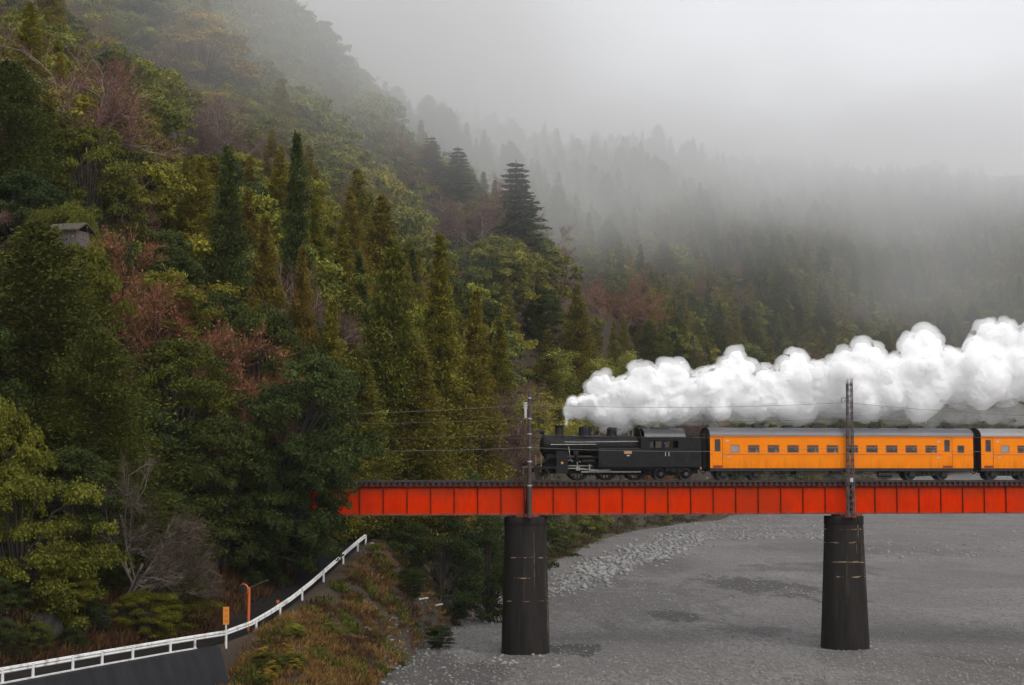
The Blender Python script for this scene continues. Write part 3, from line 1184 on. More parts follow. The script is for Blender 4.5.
# wires
def wire(pts, off, mat, lab, r=.014):
    P = []
    for (px, y) in pts:
        s = s_px(px, off, 3)
        P.append((s, z_px(px, y, off)))
    Q = []
    for (a, za), (b, zb) in zip(P[:-1], P[1:]):
        n = 16
        for i in range(n):
            t = i / n
            sag = -0.012 * abs(b - a) * 4 * t * (1 - t)
            Q.append(onl(a + (b - a) * t, off, za + (zb - za) * t + sag))
    Q.append(onl(P[-1][0], off, P[-1][1]))
    mb = MB()
    mb.tube(Q, r, 6)
    o = mb.build('overhead_wire', mat)
    tag(o, lab, 'wire', 'wires strung along the railway bridge')
    return o


wire([(230, 414), (528, 404.5), (846, 402.5), (1160, 419)], -1.95, M['wire_pale'], 'topmost wire, crossing the steam above the train', .013)
wire([(230, 421), (528, 418.5), (850, 418), (1160, 425)], .2, M['wire'], 'wire hanging just above the coach roofs', .012)
wire([(230, 436), (529, 434), (850, 433.5), (1160, 434)], -2.0, M['wire'], 'thin wire passing in front of the coach roof edges', .010)
wire([(230, 447.5), (529, 447.5), (850, 447.5), (1160, 448.5)], -2.05, M['wire_pale'], 'lowest wire, crossing in front of the coach windows', .014)

# ------------------------------------------------------------------ people for the cab and the coach windows
def person_mesh(name, cloth):
    """seated figure grown as one skin; feet forward (+x is the way the figure faces)"""
    P = {'pel': (0, 0, .48, .15), 'wst': (0, 0, .68, .14), 'chs': (.0, 0, .92, .17), 'nk': (0.0, 0, 1.08, .06), 'hd': (.02, 0, 1.20, .095), 'tp': (.01, 0, 1.30, .085),
         'sl': (0, .17, .99, .075), 'el': (.06, .23, .73, .05), 'wl': (.27, .16, .62, .038), 'hl': (.36, .13, .62, .035),
         'sr': (0, -.17, .99, .075), 'er': (.06, -.23, .73, .05), 'wr': (.27, -.16, .62, .038), 'hr': (.36, -.13, .62, .035),
         'tl': (.08, .1, .46, .09), 'kl': (.46, .11, .48, .065), 'al': (.46, .11, .1, .045), 'fl': (.62, .11, .04, .035),
         'tr': (.08, -.1, .46, .09), 'kr': (.46, -.11, .48, .065), 'ar': (.46, -.11, .1, .045), 'fr': (.62, -.11, .04, .035)}
    Ed = ['pel wst', 'wst chs', 'chs nk', 'nk hd', 'hd tp', 'chs sl', 'sl el', 'el wl', 'wl hl', 'chs sr', 'sr er', 'er wr', 'wr hr', 'pel tl', 'tl kl', 'kl al', 'al fl', 'pel tr', 'tr kr', 'kr ar', 'ar fr']
    ks = list(P)
    me = bpy.data.meshes.new(name)
    me.from_pydata([P[k][:3] for k in ks], [tuple(ks.index(x) for x in e.split()) for e in Ed], [])
    o = bpy.data.objects.new(name, me)
    COL.objects.link(o)
    o.modifiers.new('skin', 'SKIN')
    for i, k in enumerate(ks):
        r = P[k][3]
        me.skin_vertices[0].data[i].radius = (r, r)
        me.skin_vertices[0].data[i].use_root = (k == 'pel')
    s = o.modifiers.new('sub', 'SUBSURF')
    s.levels = 1
    s.render_levels = 1
    dg = bpy.context.evaluated_depsgraph_get()
    m2 = bpy.data.meshes.new_from_object(o.evaluated_get(dg))
    m2.name = name
    bpy.data.objects.remove(o)
    m2.materials.clear()
    m2.materials.append(cloth)
    m2.materials.append(M['skin'])
    for p in m2.polygons:
        c = p.center
        p.material_index = 1 if (c.z > 1.07 or (c.x > .29 and c.z > .55)) else 0
        p.use_smooth = True
    return m2


def hair_mesh():
    mb = MB()
    mb.lathe([(.105, -.03), (.112, .03), (.10, .08), (.06, .118), (.01, .128)], (-.012, 0, 1.235), 14)
    o = mb.build('hair', M['hair'], smooth=True)
    me = o.data
    bpy.data.objects.remove(o)
    return me


PM = {'white': person_mesh('person', M['shirt']), 'dark': person_mesh('person', M['coat']), 'blue': person_mesh('person', M['blue_uniform'])}
HM = hair_mesh()


def person(kind, loc, rz, label, group=None):
    o = obj('person', PM[kind])
    o.location = loc
    o.rotation_euler = (0, 0, rz)
    h = obj('hair', HM, o)
    tag(o, label, 'person', group)
    return o


# ------------------------------------------------------------------ locomotive
SL = s_px(534, -1.35, 1.2)
loco = empty('steam_locomotive', onl(SL), TH)
tag(loco, 'black steam tank locomotive pulling the orange coaches over the bridge', 'locomotive')
LX = lambda px: s_px(px, -1.35, 1.5) - SL
LZ = lambda py, px=620: z_px(px, py, -1.35)
BK, SO = M['loco_black'], M['loco_sooty']
zc = LZ(435) - .74
mb = MB()
mb.lathe([(.70, 0), (.72, .05), (.72, LX(642) - LX(563))], (LX(563), 0, zc), 32, axis='x')
boiler = mb.build('boiler', BK, loco, smooth=True)
for px in (572, 590, 606, 622, 634):
    mb = MB()
    x = LX(px)
    mb.lathe([(.725, -.04), (.735, -.04), (.735, .04), (.725, .04)], (x, 0, zc), 32, axis='x')
    mb.build('boiler_band', SO, boiler, smooth=True)
mb = MB()
mb.lathe([(.74, 0), (.76, .03), (.76, LX(563) - LX(545.5) - .002)], (LX(545.5), 0, zc), 32, axis='x')
smk = mb.build('smokebox', SO, loco, smooth=True)
mb = MB()
mb.lathe([(.10, -.20), (.40, -.16), (.62, -.04), (.66, -.002)], (LX(545.5), 0, zc), 28, axis='x')
mb.build('smokebox_door', SO, smk, smooth=True)
mb = MB()
mb.lathe([(.13, -.14), (.17, -.14), (.17, .12), (.10, .14)], (LX(545.5) - .02, 0, zc + .96), 16, axis='x')
hl = mb.build('headlight', BK, loco, smooth=True)
mb = MB()
mb.lathe([(.14, -.165), (.13, -.145)], (LX(545.5) - .02, 0, zc + .96), 16, axis='x')
mb.build('headlight_lens', M['mirror'], hl)
mb = MB()
mb.box(LX(545.5) - .05, LX(545.5) + .10, -.05, .05, zc + .72, zc + .84).build('headlight_bracket', BK, loco)
# chimney, domes
mb = MB()
h0 = zc + .66
ztop = LZ(425)
mb.lathe([(.36, h0), (.34, h0 + .12), (.30, h0 + .2), (.31, ztop - .1), (.36, ztop - .08), (.36, ztop), (.26, ztop), (.24, ztop - .3)], ((LX(558) + LX(566.5)) / 2, 0, 0), 24)
chim = mb.build('chimney', SO, loco, smooth=True)
for (a, b, yt, nm) in ((582, 594.5, 426, 'steam_dome'), (610.5, 620.5, 426.8, 'sand_dome')):
    mb = MB()
    r = (LX(b) - LX(a)) / 2
    zt_ = LZ(yt)
    mb.lathe([(r * 1.15, h0 - .05), (r * 1.02, h0 + .12), (r, h0 + .2), (r, zt_ - .14), (r * .9, zt_ - .04), (r * .6, zt_), (.02, zt_ + .01)], ((LX(a) + LX(b)) / 2, 0, 0), 24)
    mb.build(nm, BK, loco, smooth=True)
for px in (632.5, 636.5):
    mb = MB()
    mb.tube([(LX(px), -.1, h0), (LX(px), -.1, h0 + .30), (LX(px), -.1, LZ(427))], [.06, .045, .03], 8).build('whistle', M['steel_rod'], loco, smooth=True)
mb = MB()
mb.tube([(LX(640.5), 0, h0 + .05), (LX(640.5), 0, LZ(427.5))], [.16, .13], 14).build('turret', SO, loco, smooth=True)
# tanks with rounded top edges
xa, xb = LX(598.6), LX(641)
zt1, zt0_ = LZ(447.8), LZ(467)
for sd in (-1, 1):
    pr = [(sd * .78, zt0_), (sd * 1.36, zt0_), (sd * 1.36, zt1 - .10), (sd * 1.30, zt1 - .02), (sd * 1.2, zt1), (sd * .78, zt1)]
    mb = MB()
    mb.prism(pr, xa, xb, 'x')
    tk = mb.build('side_tank', BK, loco)
    mb = MB()
    mb.box(xa, xb, min(sd * 1.362, sd * 1.372), max(sd * 1.362, sd * 1.372), zt0_ + .03, zt0_ + .07)
    mb.box(xa, xb, min(sd * 1.362, sd * 1.372), max(sd * 1.362, sd * 1.372), zt1 - .17, zt1 - .13)
    for fx in (.02, .34, .66, .98):
        x = xa + (xb - xa) * fx
        mb.box(x - .03, x + .03, min(sd * 1.362, sd * 1.369), max(sd * 1.362, sd * 1.369), zt0_ + .073, zt1 - .173)
    mb.build('rivet_strip', SO, tk)
# number plate with raised strokes
mb = MB()
xp0, xp1 = LX(624), LX(631.8)
zp0, zp1 = LZ(453.8), LZ(451)
plate = mb.box(xp0, xp1, -1.386, -1.366, zp0, zp1).build('number_plate', M['plate_red'], loco)
mb = MB()
w = (xp1 - xp0)
for k_, fx in enumerate((.14, .28, .42, .62, .76, .90)):
    x = xp0 + w * fx
    mb.box(x - .022, x + .022, -1.392, -1.388, zp0 + .045, zp1 - .045)
mb.box(xp0, xp1, -1.392, -1.388, zp0, zp0 + .022)
mb.box(xp0, xp1, -1.392, -1.388, zp1 - .022, zp1)
mb.build('raised_border', M['brass'], plate)
mb = MB()
mb.box(LX(626.8), LX(629.5), -1.386, -1.366, LZ(456), LZ(455.2)).build('maker_plate', M['white_worn'], loco)
# cab
cx0, cx1 = LX(641) + .004, LX(686)
ze = LZ(436.2)
wins = [(LX(650), LX(661.5)), (LX(663.5), LX(671)), (LX(673), LX(678.5))]
zw0, zw1 = LZ(447.6), LZ(440.6)
for sd in (-1, 1):
    y0, y1 = sorted((sd * 1.31, sd * 1.36))
    mb = MB()
    mb.box(cx0, cx1, y0, y1, zt0_, zw0)
    mb.box(cx0, cx1, y0, y1, zw1, ze)
    e = [cx0] + [v for w_ in wins for v in w_] + [cx1]
    for i in range(0, len(e), 2):
        mb.box(e[i], e[i + 1], y0, y1, zw0, zw1)
    mb.box(cx0, cx1, min(sd * 1.362, sd * 1.385), max(sd * 1.362, sd * 1.385), zw0 - .05, zw0 - .01)
    mb.build('cab_side', BK, loco)
    mb = MB()
    for x in (LX(665.4), LX(668.8)):
        mb.tube([(x, sd * 1.40, LZ(456)), (x, sd * 1.40, LZ(452))], .022, 6)
    mb.build('handrail', M['white_worn'], loco)
arc = [(1.46 * math.cos(a), ze - .02 + .62 * math.sin(a)) for a in np.linspace(0, math.pi, 17)]
for x in (cx0, cx1 - .05):
    mb = MB()
    mb.prism([(1.30, zt0_)] + [(p * .9, q) for p, q in arc] + [(-1.30, zt0_)], x, x + .05, 'x').build('cab_end', BK, loco)
mb = MB()
arc_in = [(p * .955, q - .05) for p, q in reversed(arc)]
rx0, rx1 = LX(645) - .05, LX(685.2)
mb.prism(arc + arc_in, rx0, rx1, 'x')
croof = mb.build('cab_roof', M['roof_black'], loco, smooth=True)
mb = MB()
mb.box(LX(655.5), LX(672), -.5, .5, ze + .585, ze + .68).build('roof_hatch', M['roof_black'], croof)
mb = MB()
mb.obox((rx0, -1.47, ze - .01), (rx1, -1.47, ze - .01), .04, .05).build('rain_gutter', M['steel_rod'], croof)
mb = MB()
mb.box(cx0 + .06, cx1 - .06, -1.28, 1.28, zt0_ + .02, zt0_ + .08).build('cab_floor', SO, loco)
# firebox backhead so that the cab is not empty
mb = MB()
mb.lathe([(.62, 0), (.60, .5), (.5, .55)], (cx0 + .06, 0, zc - .1), 20, axis='x').build('backhead', SO, loco, smooth=True)
# bunker
bz = LZ(438)
mb = MB()
mb.box(cx1 + .004, LX(701.5), -1.32, 1.32, zt0_, bz)
mb.box(cx1 + .004, LX(701.5), -1.36, 1.36, zw0 - .05, zw0 - .01)
bunk = mb.build('coal_bunker', BK, loco)
mb = MB()
cv = random.Random(3)
for i in range(60):
    x, y = cv.uniform(cx1 + .15, LX(701.5) - .15), cv.uniform(-1.1, 1.1)
    r = cv.uniform(.06, .14)
    mb.lathe([(r * .3, -r * .7), (r, -r * .1), (r * .8, r * .5), (r * .2, r * .8)], (x, y, bz + r * .4), 5)
mb.build('coal', SO, bunk)
# frames, running boards, buffer beam
mb = MB()
mb.box(LX(546), LX(700.5), -.46, -.40, .46, 1.35)
mb.box(LX(546), LX(700.5), .40, .46, .46, 1.35)
mb.box(LX(546), LX(700.5), -.40, .40, .62, .93)
mb.box(LX(592), LX(655), -.399, .399, .36, .615)
mb.build('main_frame', SO, loco)
mb = MB()
mb.box(LX(548), LX(566), -.62, .62, 1.352, zc - .62).build('smokebox_saddle', SO, loco)
mb = MB()
mb.box(LX(640.5) - 1.9, LX(640.5), -.70, .70, 1.2, zc - .35).build('firebox', SO, loco)
mb = MB()
mb.box(LX(537), LX(557), -1.25, 1.25, LZ(468.5), LZ(466.5))
mb.add([(LX(540), -.9, LZ(464)), (LX(552), -.9, LZ(456)), (LX(552), .9, LZ(456)), (LX(540), .9, LZ(464)),
        (LX(540), -.9, LZ(466)), (LX(552), -.9, LZ(458)), (LX(552), .9, LZ(458)), (LX(540), .9, LZ(466))],
       [(0, 1, 2, 3), (7, 6, 5, 4), (0, 4, 5, 1), (2, 6, 7, 3), (1, 5, 6, 2), (0, 3, 7, 4)])
mb.box(LX(552), LX(600), -1.28, -.74, LZ(457.6), LZ(456.6))
mb.box(LX(552), LX(600), .74, 1.28, LZ(457.6), LZ(456.6))
mb.build('running_board', SO, loco)
mb = MB()
mb.box(LX(534.5), LX(537) - .003, -1.25, 1.25, LZ(472), LZ(465.6)).build('buffer_beam', BK, loco)
mb = MB()
mb.obox((LX(534.5) - .55, 0, .88), (LX(534.5), 0, .88), .22, .26)
mb.box(LX(534.5) - .62, LX(534.5) - .40, -.19, .19, .72, 1.04)
mb.build('coupler', SO, loco)
for x in (LX(536.2), LX(541.5)):
    mb = MB()
    mb.tube([(x, -1.2, LZ(466)), (x, -1.2, LZ(455))], .018, 6).build('hand_rod', M['brass'], loco)
mb = MB()
for xx in (LX(539), LX(546)):
    mb.box(xx - .03, xx + .03, -1.2, -1.12, .3, LZ(468.6))
mb.box(LX(539), LX(546), -1.22, -1.1, .34, .38)
mb.build('front_step', SO, loco)
# pump, pipes and air tank
mb = MB()
mb.lathe([(.17, 0), (.19, .04), (.19, .3), (.14, .33), (.14, .42), (.2, .45), (.2, .75), (.16, .8)], (LX(577), -.95, LZ(462)), 16)
mb.build('air_pump', SO, loco, smooth=True)
mb = MB()
mb.lathe([(.10, 0), (.2, .06), (.2, LX(596) - LX(582) - .06), (.1, LX(596) - LX(582))], (LX(582), -.98, LZ(461.2)), 16, axis='x').build('air_reservoir', SO, loco, smooth=True)
mb = MB()
mb.tube([(LX(566), -.80, zc + .25), (LX(580), -.84, zc + .23), (LX(600), -.86, zc + .26), (LX(640), -.80, zc + .30)], .025, 6)
mb.tube([(LX(552), -.80, zc + .05), (LX(598), -.82, zc + .08)], .03, 6)
mb.tube([(LX(570), -.78, zc - .1), (LX(571), -1.0, LZ(458)), (LX(573), -1.05, LZ(462))], .04, 6)
mb.build('pipe', M['steel_rod'], loco, smooth=True)
# cylinders
for sd in (-1, 1):
    mb = MB()
    x0, x1 = LX(556.5), LX(568)
    mb.prism([(x0, LZ(473.5)), (x1, LZ(473.5)), (x1, LZ(452)), (x1 - .08, LZ(451)), (x0 + .08, LZ(451)), (x0, LZ(452))], min(sd * .80, sd * 1.30), max(sd * .80, sd * 1.30), 'y')
    cyl = mb.build('cylinder_block', BK, loco)
    mb = MB()
    mb.lathe([(.12, -.08), (.26, -.06), (.26, 0)], (x0 - .003, sd * 1.03, LZ(469)), 18, axis='x')
    mb.lathe([(.08, -.06), (.16, -.05), (.16, 0)], (x0 - .003, sd * 1.03, LZ(458)), 18, axis='x')
    mb.build('cylinder_cover', SO, cyl, smooth=True)
    if sd < 0:
        mb = MB()
        mb.lathe([(.085, -.006), (.085, 0)], ((x0 + x1) / 2, -1.302, LZ(463)), 16, axis='y').build('emblem', M['brass'], cyl)
        mb = MB()
        mb.lathe([(.05, -.005), (.05, 0)], ((x0 + x1) / 2, -1.3085, LZ(463)), 16, axis='y').build('emblem_centre', M['sign_orange'], cyl)


def wheel(parent, x, y, r, spokes, name, mat, rimmat):
    w = empty(name, (0, 0, 0))
    w.parent = parent
    w.location = (x, y, r)
    sd = -1 if y < 0 else 1
    mb = MB()
    prof = [(r * .84, -.065), (r * .995, -.065), (r, -.05), (r, .035), (r * 1.045, .045), (r * 1.045, .065), (r * .84, .065)]
    vs, fs, n = [], [], 36
    for (rr, h) in prof:
        for k in range(n):
            a = 2 * math.pi * k / n
            vs.append((rr * math.cos(a), h * -sd * -1 if False else (h if sd < 0 else -h), rr * math.sin(a)))
    m_ = len(prof)
    for i in range(m_):
        for k in range(n):
            fs.append((i * n + k, i * n + (k + 1) % n, ((i + 1) % m_) * n + (k + 1) % n, ((i + 1) % m_) * n + k))
    mb.add(vs, fs).build('tyre', rimmat, w, smooth=True)
    mb = MB()
    mb.lathe([(r * .22, -.08), (r * .22, .08)], n=16, axis='y')
    if spokes:
        for k in range(spokes):
            a = 2 * math.pi * k / spokes
            mb.obox((r * .2 * math.cos(a), 0, r * .2 * math.sin(a)), (r * .86 * math.cos(a), 0, r * .86 * math.sin(a)), .045, .06, up=(0, 1, 0))
        if r > .6:
            mb.prism([(r * .83 * math.cos(a), r * .83 * math.sin(a)) for a in np.linspace(.6, 2.5, 9)], -.05, .05, 'y')
    else:
        mb.lathe([(r * .84, -.02), (r * .3, -.045), (r * .3, .045), (r * .84, .02)], n=24, axis='y')
    mb.build('wheel_centre', mat, w)
    return w


for px in (545.3,):
    for y in (-.56, .56):
        wheel(loco, LX(px), y, .43, 9, 'leading_wheel', SO, M['rail'])
DRV = [580.5, 609, 638]
for px in DRV:
    for y in (-.56, .56):
        wheel(loco, LX(px), y, .76, 14, 'driving_wheel', SO, M['loco_sooty'])
for px in (662.3, 687.5):
    for y in (-.56, .56):
        wheel(loco, LX(px), y, .43, 0, 'trailing_wheel', SO, M['rail'])
for px in [545.3] + DRV + [662.3, 687.5]:
    r = .43 if px < 560 or px > 650 else .76
    mb = MB()
    mb.tube([(LX(px), -.64, r), (LX(px), .64, r)], .07, 10).build('axle', SO, loco)
# rods and valve gear, near side and far side
for sd in (-1, 1):
    y = sd * .74
    cr = .30
    ph = R(-35)
    pins = [(LX(px) + cr * math.cos(ph), .76 + cr * math.sin(ph)) for px in DRV]
    mb = MB()
    mb.obox((pins[0][0] - .08, y, pins[0][1]), (pins[2][0] + .08, y, pins[2][1]), .05, .11)
    mb.build('coupling_rod', M['steel_rod'], loco)
    mb = MB()
    xh = LX(579)
    zh = LZ(468.5)
    mb.obox((xh, y + sd * .09, zh), (pins[1][0] + .1, y + sd * .09, pins[1][1]), .05, .12)
    mb.build('connecting_rod', M['steel_rod'], loco)
    mb = MB()
    mb.tube([(LX(568), y + sd * .10, zh), (xh, y + sd * .10, zh)], .04, 8)
    mb.box(xh - .14, xh + .14, min(y + sd * .04, y + sd * .2), max(y + sd * .04, y + sd * .2), zh - .14, zh + .14)
    mb.box(LX(568), LX(594), min(y + sd * .06, y + sd * .16), max(y + sd * .06, y + sd * .16), zh + .16, zh + .23)
    mb.build('crosshead', M['steel_rod'], loco)
    mb = MB()
    xe = LX(590)
    mb.obox((xe, y + sd * .2, LZ(459)), (xe + .05, y + sd * .2, LZ(470)), .05, .09)
    mb.obox((xe, y + sd * .22, LZ(463)), (LX(569), y + sd * .22, LZ(460)), .04, .06)
    mb.obox((xh, y + sd * .22, zh + .1), (xh - .12, y + sd * .22, LZ(459)), .04, .06)
    mb.obox((xe + .04, y + sd * .2, LZ(471)), (pins[1][0] - .1, y + sd * .2, pins[1][1] + .15), .04, .06)
    mb.build('valve_gear', M['steel_rod'], loco)
    mb = MB()
    mb.box(LX(572), LX(600), min(sd * .86, sd * .92), max(sd * .86, sd * .92), LZ(459.5), LZ(458))
    mb.box(LX(594) - .05, LX(594) + .05, min(sd * .76, sd * .92), max(sd * .76, sd * .92), LZ(468), LZ(459.6))
    mb.build('gear_bracket', SO, loco)
    # trailing bogie side
    mb = MB()
    mb.box(LX(657), LX(694), min(sd * .72, sd * .80), max(sd * .72, sd * .80), .32, .58)
    for px in (662.3, 687.5):
        mb.box(LX(px) - .18, LX(px) + .18, min(sd * .805, sd * .92), max(sd * .805, sd * .92), .28, .62)
    mb.build('bogie_frame', SO, loco)
    for px in (662.3, 687.5):
        mb = MB()
        mb.lathe([(.14, -.02), (.14, .02)], (LX(px), sd * .935, .44), 12, axis='y').build('axle_cover', M['rail'], loco)
    mb = MB()
    mb.box(LX(666), LX(684), min(sd * .95, sd * 1.2), max(sd * .95, sd * 1.2), .62, zt0_ - .01)
    for x in (LX(672.5), LX(679)):
        mb.box(x - .03, x + .03, min(sd * 1.21, sd * 1.3), max(sd * 1.21, sd * 1.3), .3, zt0_ - .01)
    mb.box(LX(672.5), LX(679), min(sd * 1.205, sd * 1.35), max(sd * 1.205, sd * 1.35), .32, .36)
    mb.box(LX(672.5), LX(679), min(sd * 1.205, sd * 1.35), max(sd * 1.205, sd * 1.35), .6, .619)
    mb.build('cab_step', SO, loco)
    mb = MB()
    mb.box(LX(599), LX(656), min(sd * .98, sd * 1.2), max(sd * .98, sd * 1.2), zt0_ - .14, zt0_ - .004)
    mb.build('tank_support', SO, loco)
    # brake hangers
    for px in (594.5, 623.5):
        mb = MB()
        mb.box(LX(px) - .05, LX(px) + .05, min(sd * .5, sd * .6), max(sd * .5, sd * .6), .3, .9).build('brake_hanger', SO, loco)
mb = MB()
mb.obox((LX(701.5), 0, .88), (LX(701.5) + .50, 0, .88), .22, .26)
mb.tube([(LX(701.5), -.5, .9), (LX(701.5) + .2, -.5, .55), (LX(701.5) + .45, -.5, .5), (LX(701.5) + .7, -.5, .85)], .035, 6)
mb.build('rear_coupler', SO, loco)
mb = MB()
mb.box(LX(700.2), LX(701.4), -1.345, -1.322, LZ(469), LZ(466.9)).build('rear_marker', M['sign_orange'], loco)
pdrv = loco.location + LD * (LX(666.5)) + LN * (-.95) + Vector((0, 0, zw0 - .80))
person('blue', pdrv, TH + math.pi, 'engine driver in blue at the cab window of the locomotive')

# ------------------------------------------------------------------ coaches
S_C = s_px(710.2, -1.4, 2)
CL = s_px(973.2, -1.4, 2) - S_C
CX = lambda px: s_px(px, -1.4, 2) - S_C
CZ = lambda py, px=840: z_px(px, py, -1.4)


def make_coach():
    c = empty('railway_coach', onl(S_C), TH)
    zf = CZ(468.2)                     # floor skirt
    zv = CZ(435.9)                     # eaves
    za, zb = CZ(453), CZ(444.8)        # window band
    frost = (CX(730.6), CX(739.6))
    wins = [frost] + [(CX(747.6 + 19.72 * k), CX(759.8 + 19.72 * k)) for k in range(10)] + [(CX(957), CX(964.6))]
    doors = [(CX(713), CX(722.8)), (CX(942.6), CX(952.4))]
    zd0, zd1, zdw0, zdw1 = CZ(465.5), CZ(437.4), CZ(451.7), CZ(439.5)
    items = sorted([(a, b, 'w') for a, b in wins] + [(a, b, 'd') for a, b in doors])
    for sd in (-1, 1):
        y0, y1 = sorted((sd * 1.34, sd * 1.40))
        mb = MB()
        e = [0.0]
        # plain panels full height between the openings
        x = 0.0
        for a, b, k_ in items:
            mb.box(x, a, y0, y1, zf, zv)
            if k_ == 'w':
                mb.box(a, b, y0, y1, zf, za)
                mb.box(a, b, y0, y1, zb, zv)
            else:
                mb.box(a, b, y0, y1, zd1, zv)
                mb.box(a, b, y0, y1, zf, zf + .02)
            x = b
        mb.box(x, CL, y0, y1, zf, zv)
        body = mb.build('side_panel', M['orange'], c)
        mb = MB()
        segs = []
        x = 0.0
        for a, b in doors:
            segs.append((x, a - .03))
            x = b + .03
        segs.append((x, CL))
        for a, b in segs:
            mb.box(a, b, min(sd * 1.402, sd * 1.416), max(sd * 1.402, sd * 1.416), CZ(454.8), CZ(454.0))
            mb.box(a, b, min(sd * 1.402, sd * 1.412), max(sd * 1.402, sd * 1.412), CZ(438.1), CZ(437.6))
        mb.build('belt_rail', M['orange_dark'], body)
        mb = MB()
        mb.box(0, CL, min(sd * 1.402, sd * 1.43), max(sd * 1.402, sd * 1.43), zv - .05, zv).build('rain_strip', M['orange_dark'], body)
        for i, (a, b) in enumerate(wins):
            fr = MB()
            t_ = .05
            ya, yb = sorted((sd * 1.345, sd * 1.405))
            fr.box(a + .002, a + t_, ya, yb, za + .002, zb - .002)
            fr.box(b - t_, b - .002, ya, yb, za + .002, zb - .002)
            fr.box(a + t_, b - t_, ya, yb, za + .002, za + t_)
            fr.box(a + t_, b - t_, ya, yb, zb - t_, zb - .002)
            if 0 < i < 11:
                fr.box(a + t_, b - t_, ya + .004, yb - .004, (za + zb) / 2 + .10, (za + zb) / 2 + .13)
            w = fr.build('window', M['orange_dark'], c)
            pn = MB()
            pn.box(a + t_, b - t_, sd * 1.372 - .004, sd * 1.372 + .004, za + t_, zb - t_)
            pn.build('pane', M['blind'] if i == 0 else M['glass'], w)
        for a, b in doors:
            ya, yb = sorted((sd * 1.31, sd * 1.355))
            m_ = (a + b) / 2
            wa, wb = m_ - .22, m_ + .20
            dr = MB()
            dr.box(a + .01, b - .01, ya, yb, zd0, zdw0)
            dr.box(a + .01, b - .01, ya, yb, zdw1, zd1 - .01)
            dr.box(a + .01, wa, ya, yb, zdw0, zdw1)
            dr.box(wb, b - .01, ya, yb, zdw0, zdw1)
            d = dr.build('door', M['orange'], c)
            pn = MB()
            pn.box(wa + .003, wb - .003, sd * 1.335 - .004, sd * 1.335 + .004, zdw0 + .003, zdw1 - .003)
            pn.build('pane', M['glass'], d)
            hd = MB()
            hd.box(b - .14, b - .09, min(sd * 1.357, sd * 1.39), max(sd * 1.357, sd * 1.39), CZ(457), CZ(454.5))
            hd.build('handle', M['galv'], d)
            st = MB()
            st.box(a + .02, b - .02, min(sd * 1.2, sd * 1.385), max(sd * 1.2, sd * 1.385), zf + .02, zd0 - .02)
            st.build('door_step', M['girder_dark'], d)
        for px, py in ((727.2, 441.3), (728.9, 457.4), (939.0, 441.6), (937.6, 457.8)):
            mb = MB()
            x = CX(px)
            mb.box(x - .11, x + .11, min(sd * 1.402, sd * 1.42), max(sd * 1.402, sd * 1.42), CZ(py) - .06, CZ(py) + .06)
            mb.build('destination_plate', M['plate_pale'], c)
    # ends, floor, roof
    arc = [(1.43 * math.cos(a), zv + .006 + .60 * math.sin(a) ** .9) for a in np.linspace(0, math.pi, 19)]
    for x in (0.004, CL - .054):
        mb = MB()
        mb.prism([(1.335, zf)] + [(p * .93, q) for p, q in arc] + [(-1.335, zf)], x, x + .05, 'x')
        mb.build('end_wall', M['bellows'], c)
    mb = MB()
    mb.prism(arc + [(p * .965, q - .045) for p, q in reversed(arc)], -.02, CL + .02, 'x')
    roof = mb.build('roof', M['coach_roof'], c, smooth=True)
    for x in (-.06, CL + .022):
        mb = MB()
        mb.prism([(p * 1.015, q + .02) for p, q in arc] + [(p * .94, q - .06) for p, q in reversed(arc)], x, x + .038, 'x')
        mb.build('roof_end_hood', M['bellows'], roof)
    for px in (763.4, 793, 822.2, 851, 880.4, 910, 955.3):
        x = CX(px)
        zt_ = zv + .60
        mb = MB()
        mb.prism([(x - .34, zt_ - .05), (x + .34, zt_ - .05), (x + .34, zt_ + .12), (x + .27, zt_ + .20), (x - .27, zt_ + .20), (x - .34, zt_ + .12)], -.25, .25, 'y')
        mb.build('roof_vent', M['under'], roof)
    mb = MB()
    mb.box(.06, CL - .06, -1.32, 1.32, zf + .24, zf + .30).build('floor', M['inner'], c)
    mb = MB()
    mb.box(0, CL, -1.30, -1.18, zf - .20, zf - .004)
    mb.box(0, CL, 1.18, 1.30, zf - .20, zf - .004)
    mb.box(0, CL, -.3, .3, zf - .24, zf - .004)
    mb.build('underframe', M['under'], c)
    # gangway bellows at both ends
    for x0, x1 in ((-.30, -.062), (CL + .062, CL + .30)):
        mb = MB()
        n = 4
        for i in range(n):
            a = x0 + (x1 - x0) * i / n
            b = x0 + (x1 - x0) * (i + .7) / n
            mb.box(a, b, -.52, .52, zf + .02, zv + .2)
        mb.build('gangway', M['bellows'], c)
    # seats: pairs of benches by each window
    xs = [w[0] for w in wins[1:11]]
    for i in range(10):
        x = (wins[i + 1][0] + wins[i + 1][1]) / 2 + .72
        for sd in (-1, 1):
            mb = MB()
            mb.box(x - .06, x + .06, min(sd * .32, sd * 1.28), max(sd * .32, sd * 1.28), zf + .68, zf + 1.24)
            mb.box(x - .52, x - .062, min(sd * .32, sd * 1.28), max(sd * .32, sd * 1.28), zf + .53, zf + .68)
            mb.box(x + .062, x + .52, min(sd * .32, sd * 1.28), max(sd * .32, sd * 1.28), zf + .53, zf + .68)
            mb.box(x - .05, x + .05, min(sd * .4, sd * 1.2), max(sd * .4, sd * 1.2), zf + .30, zf + .529)
            mb.build('bench_seat', M['seat_blue'], c)
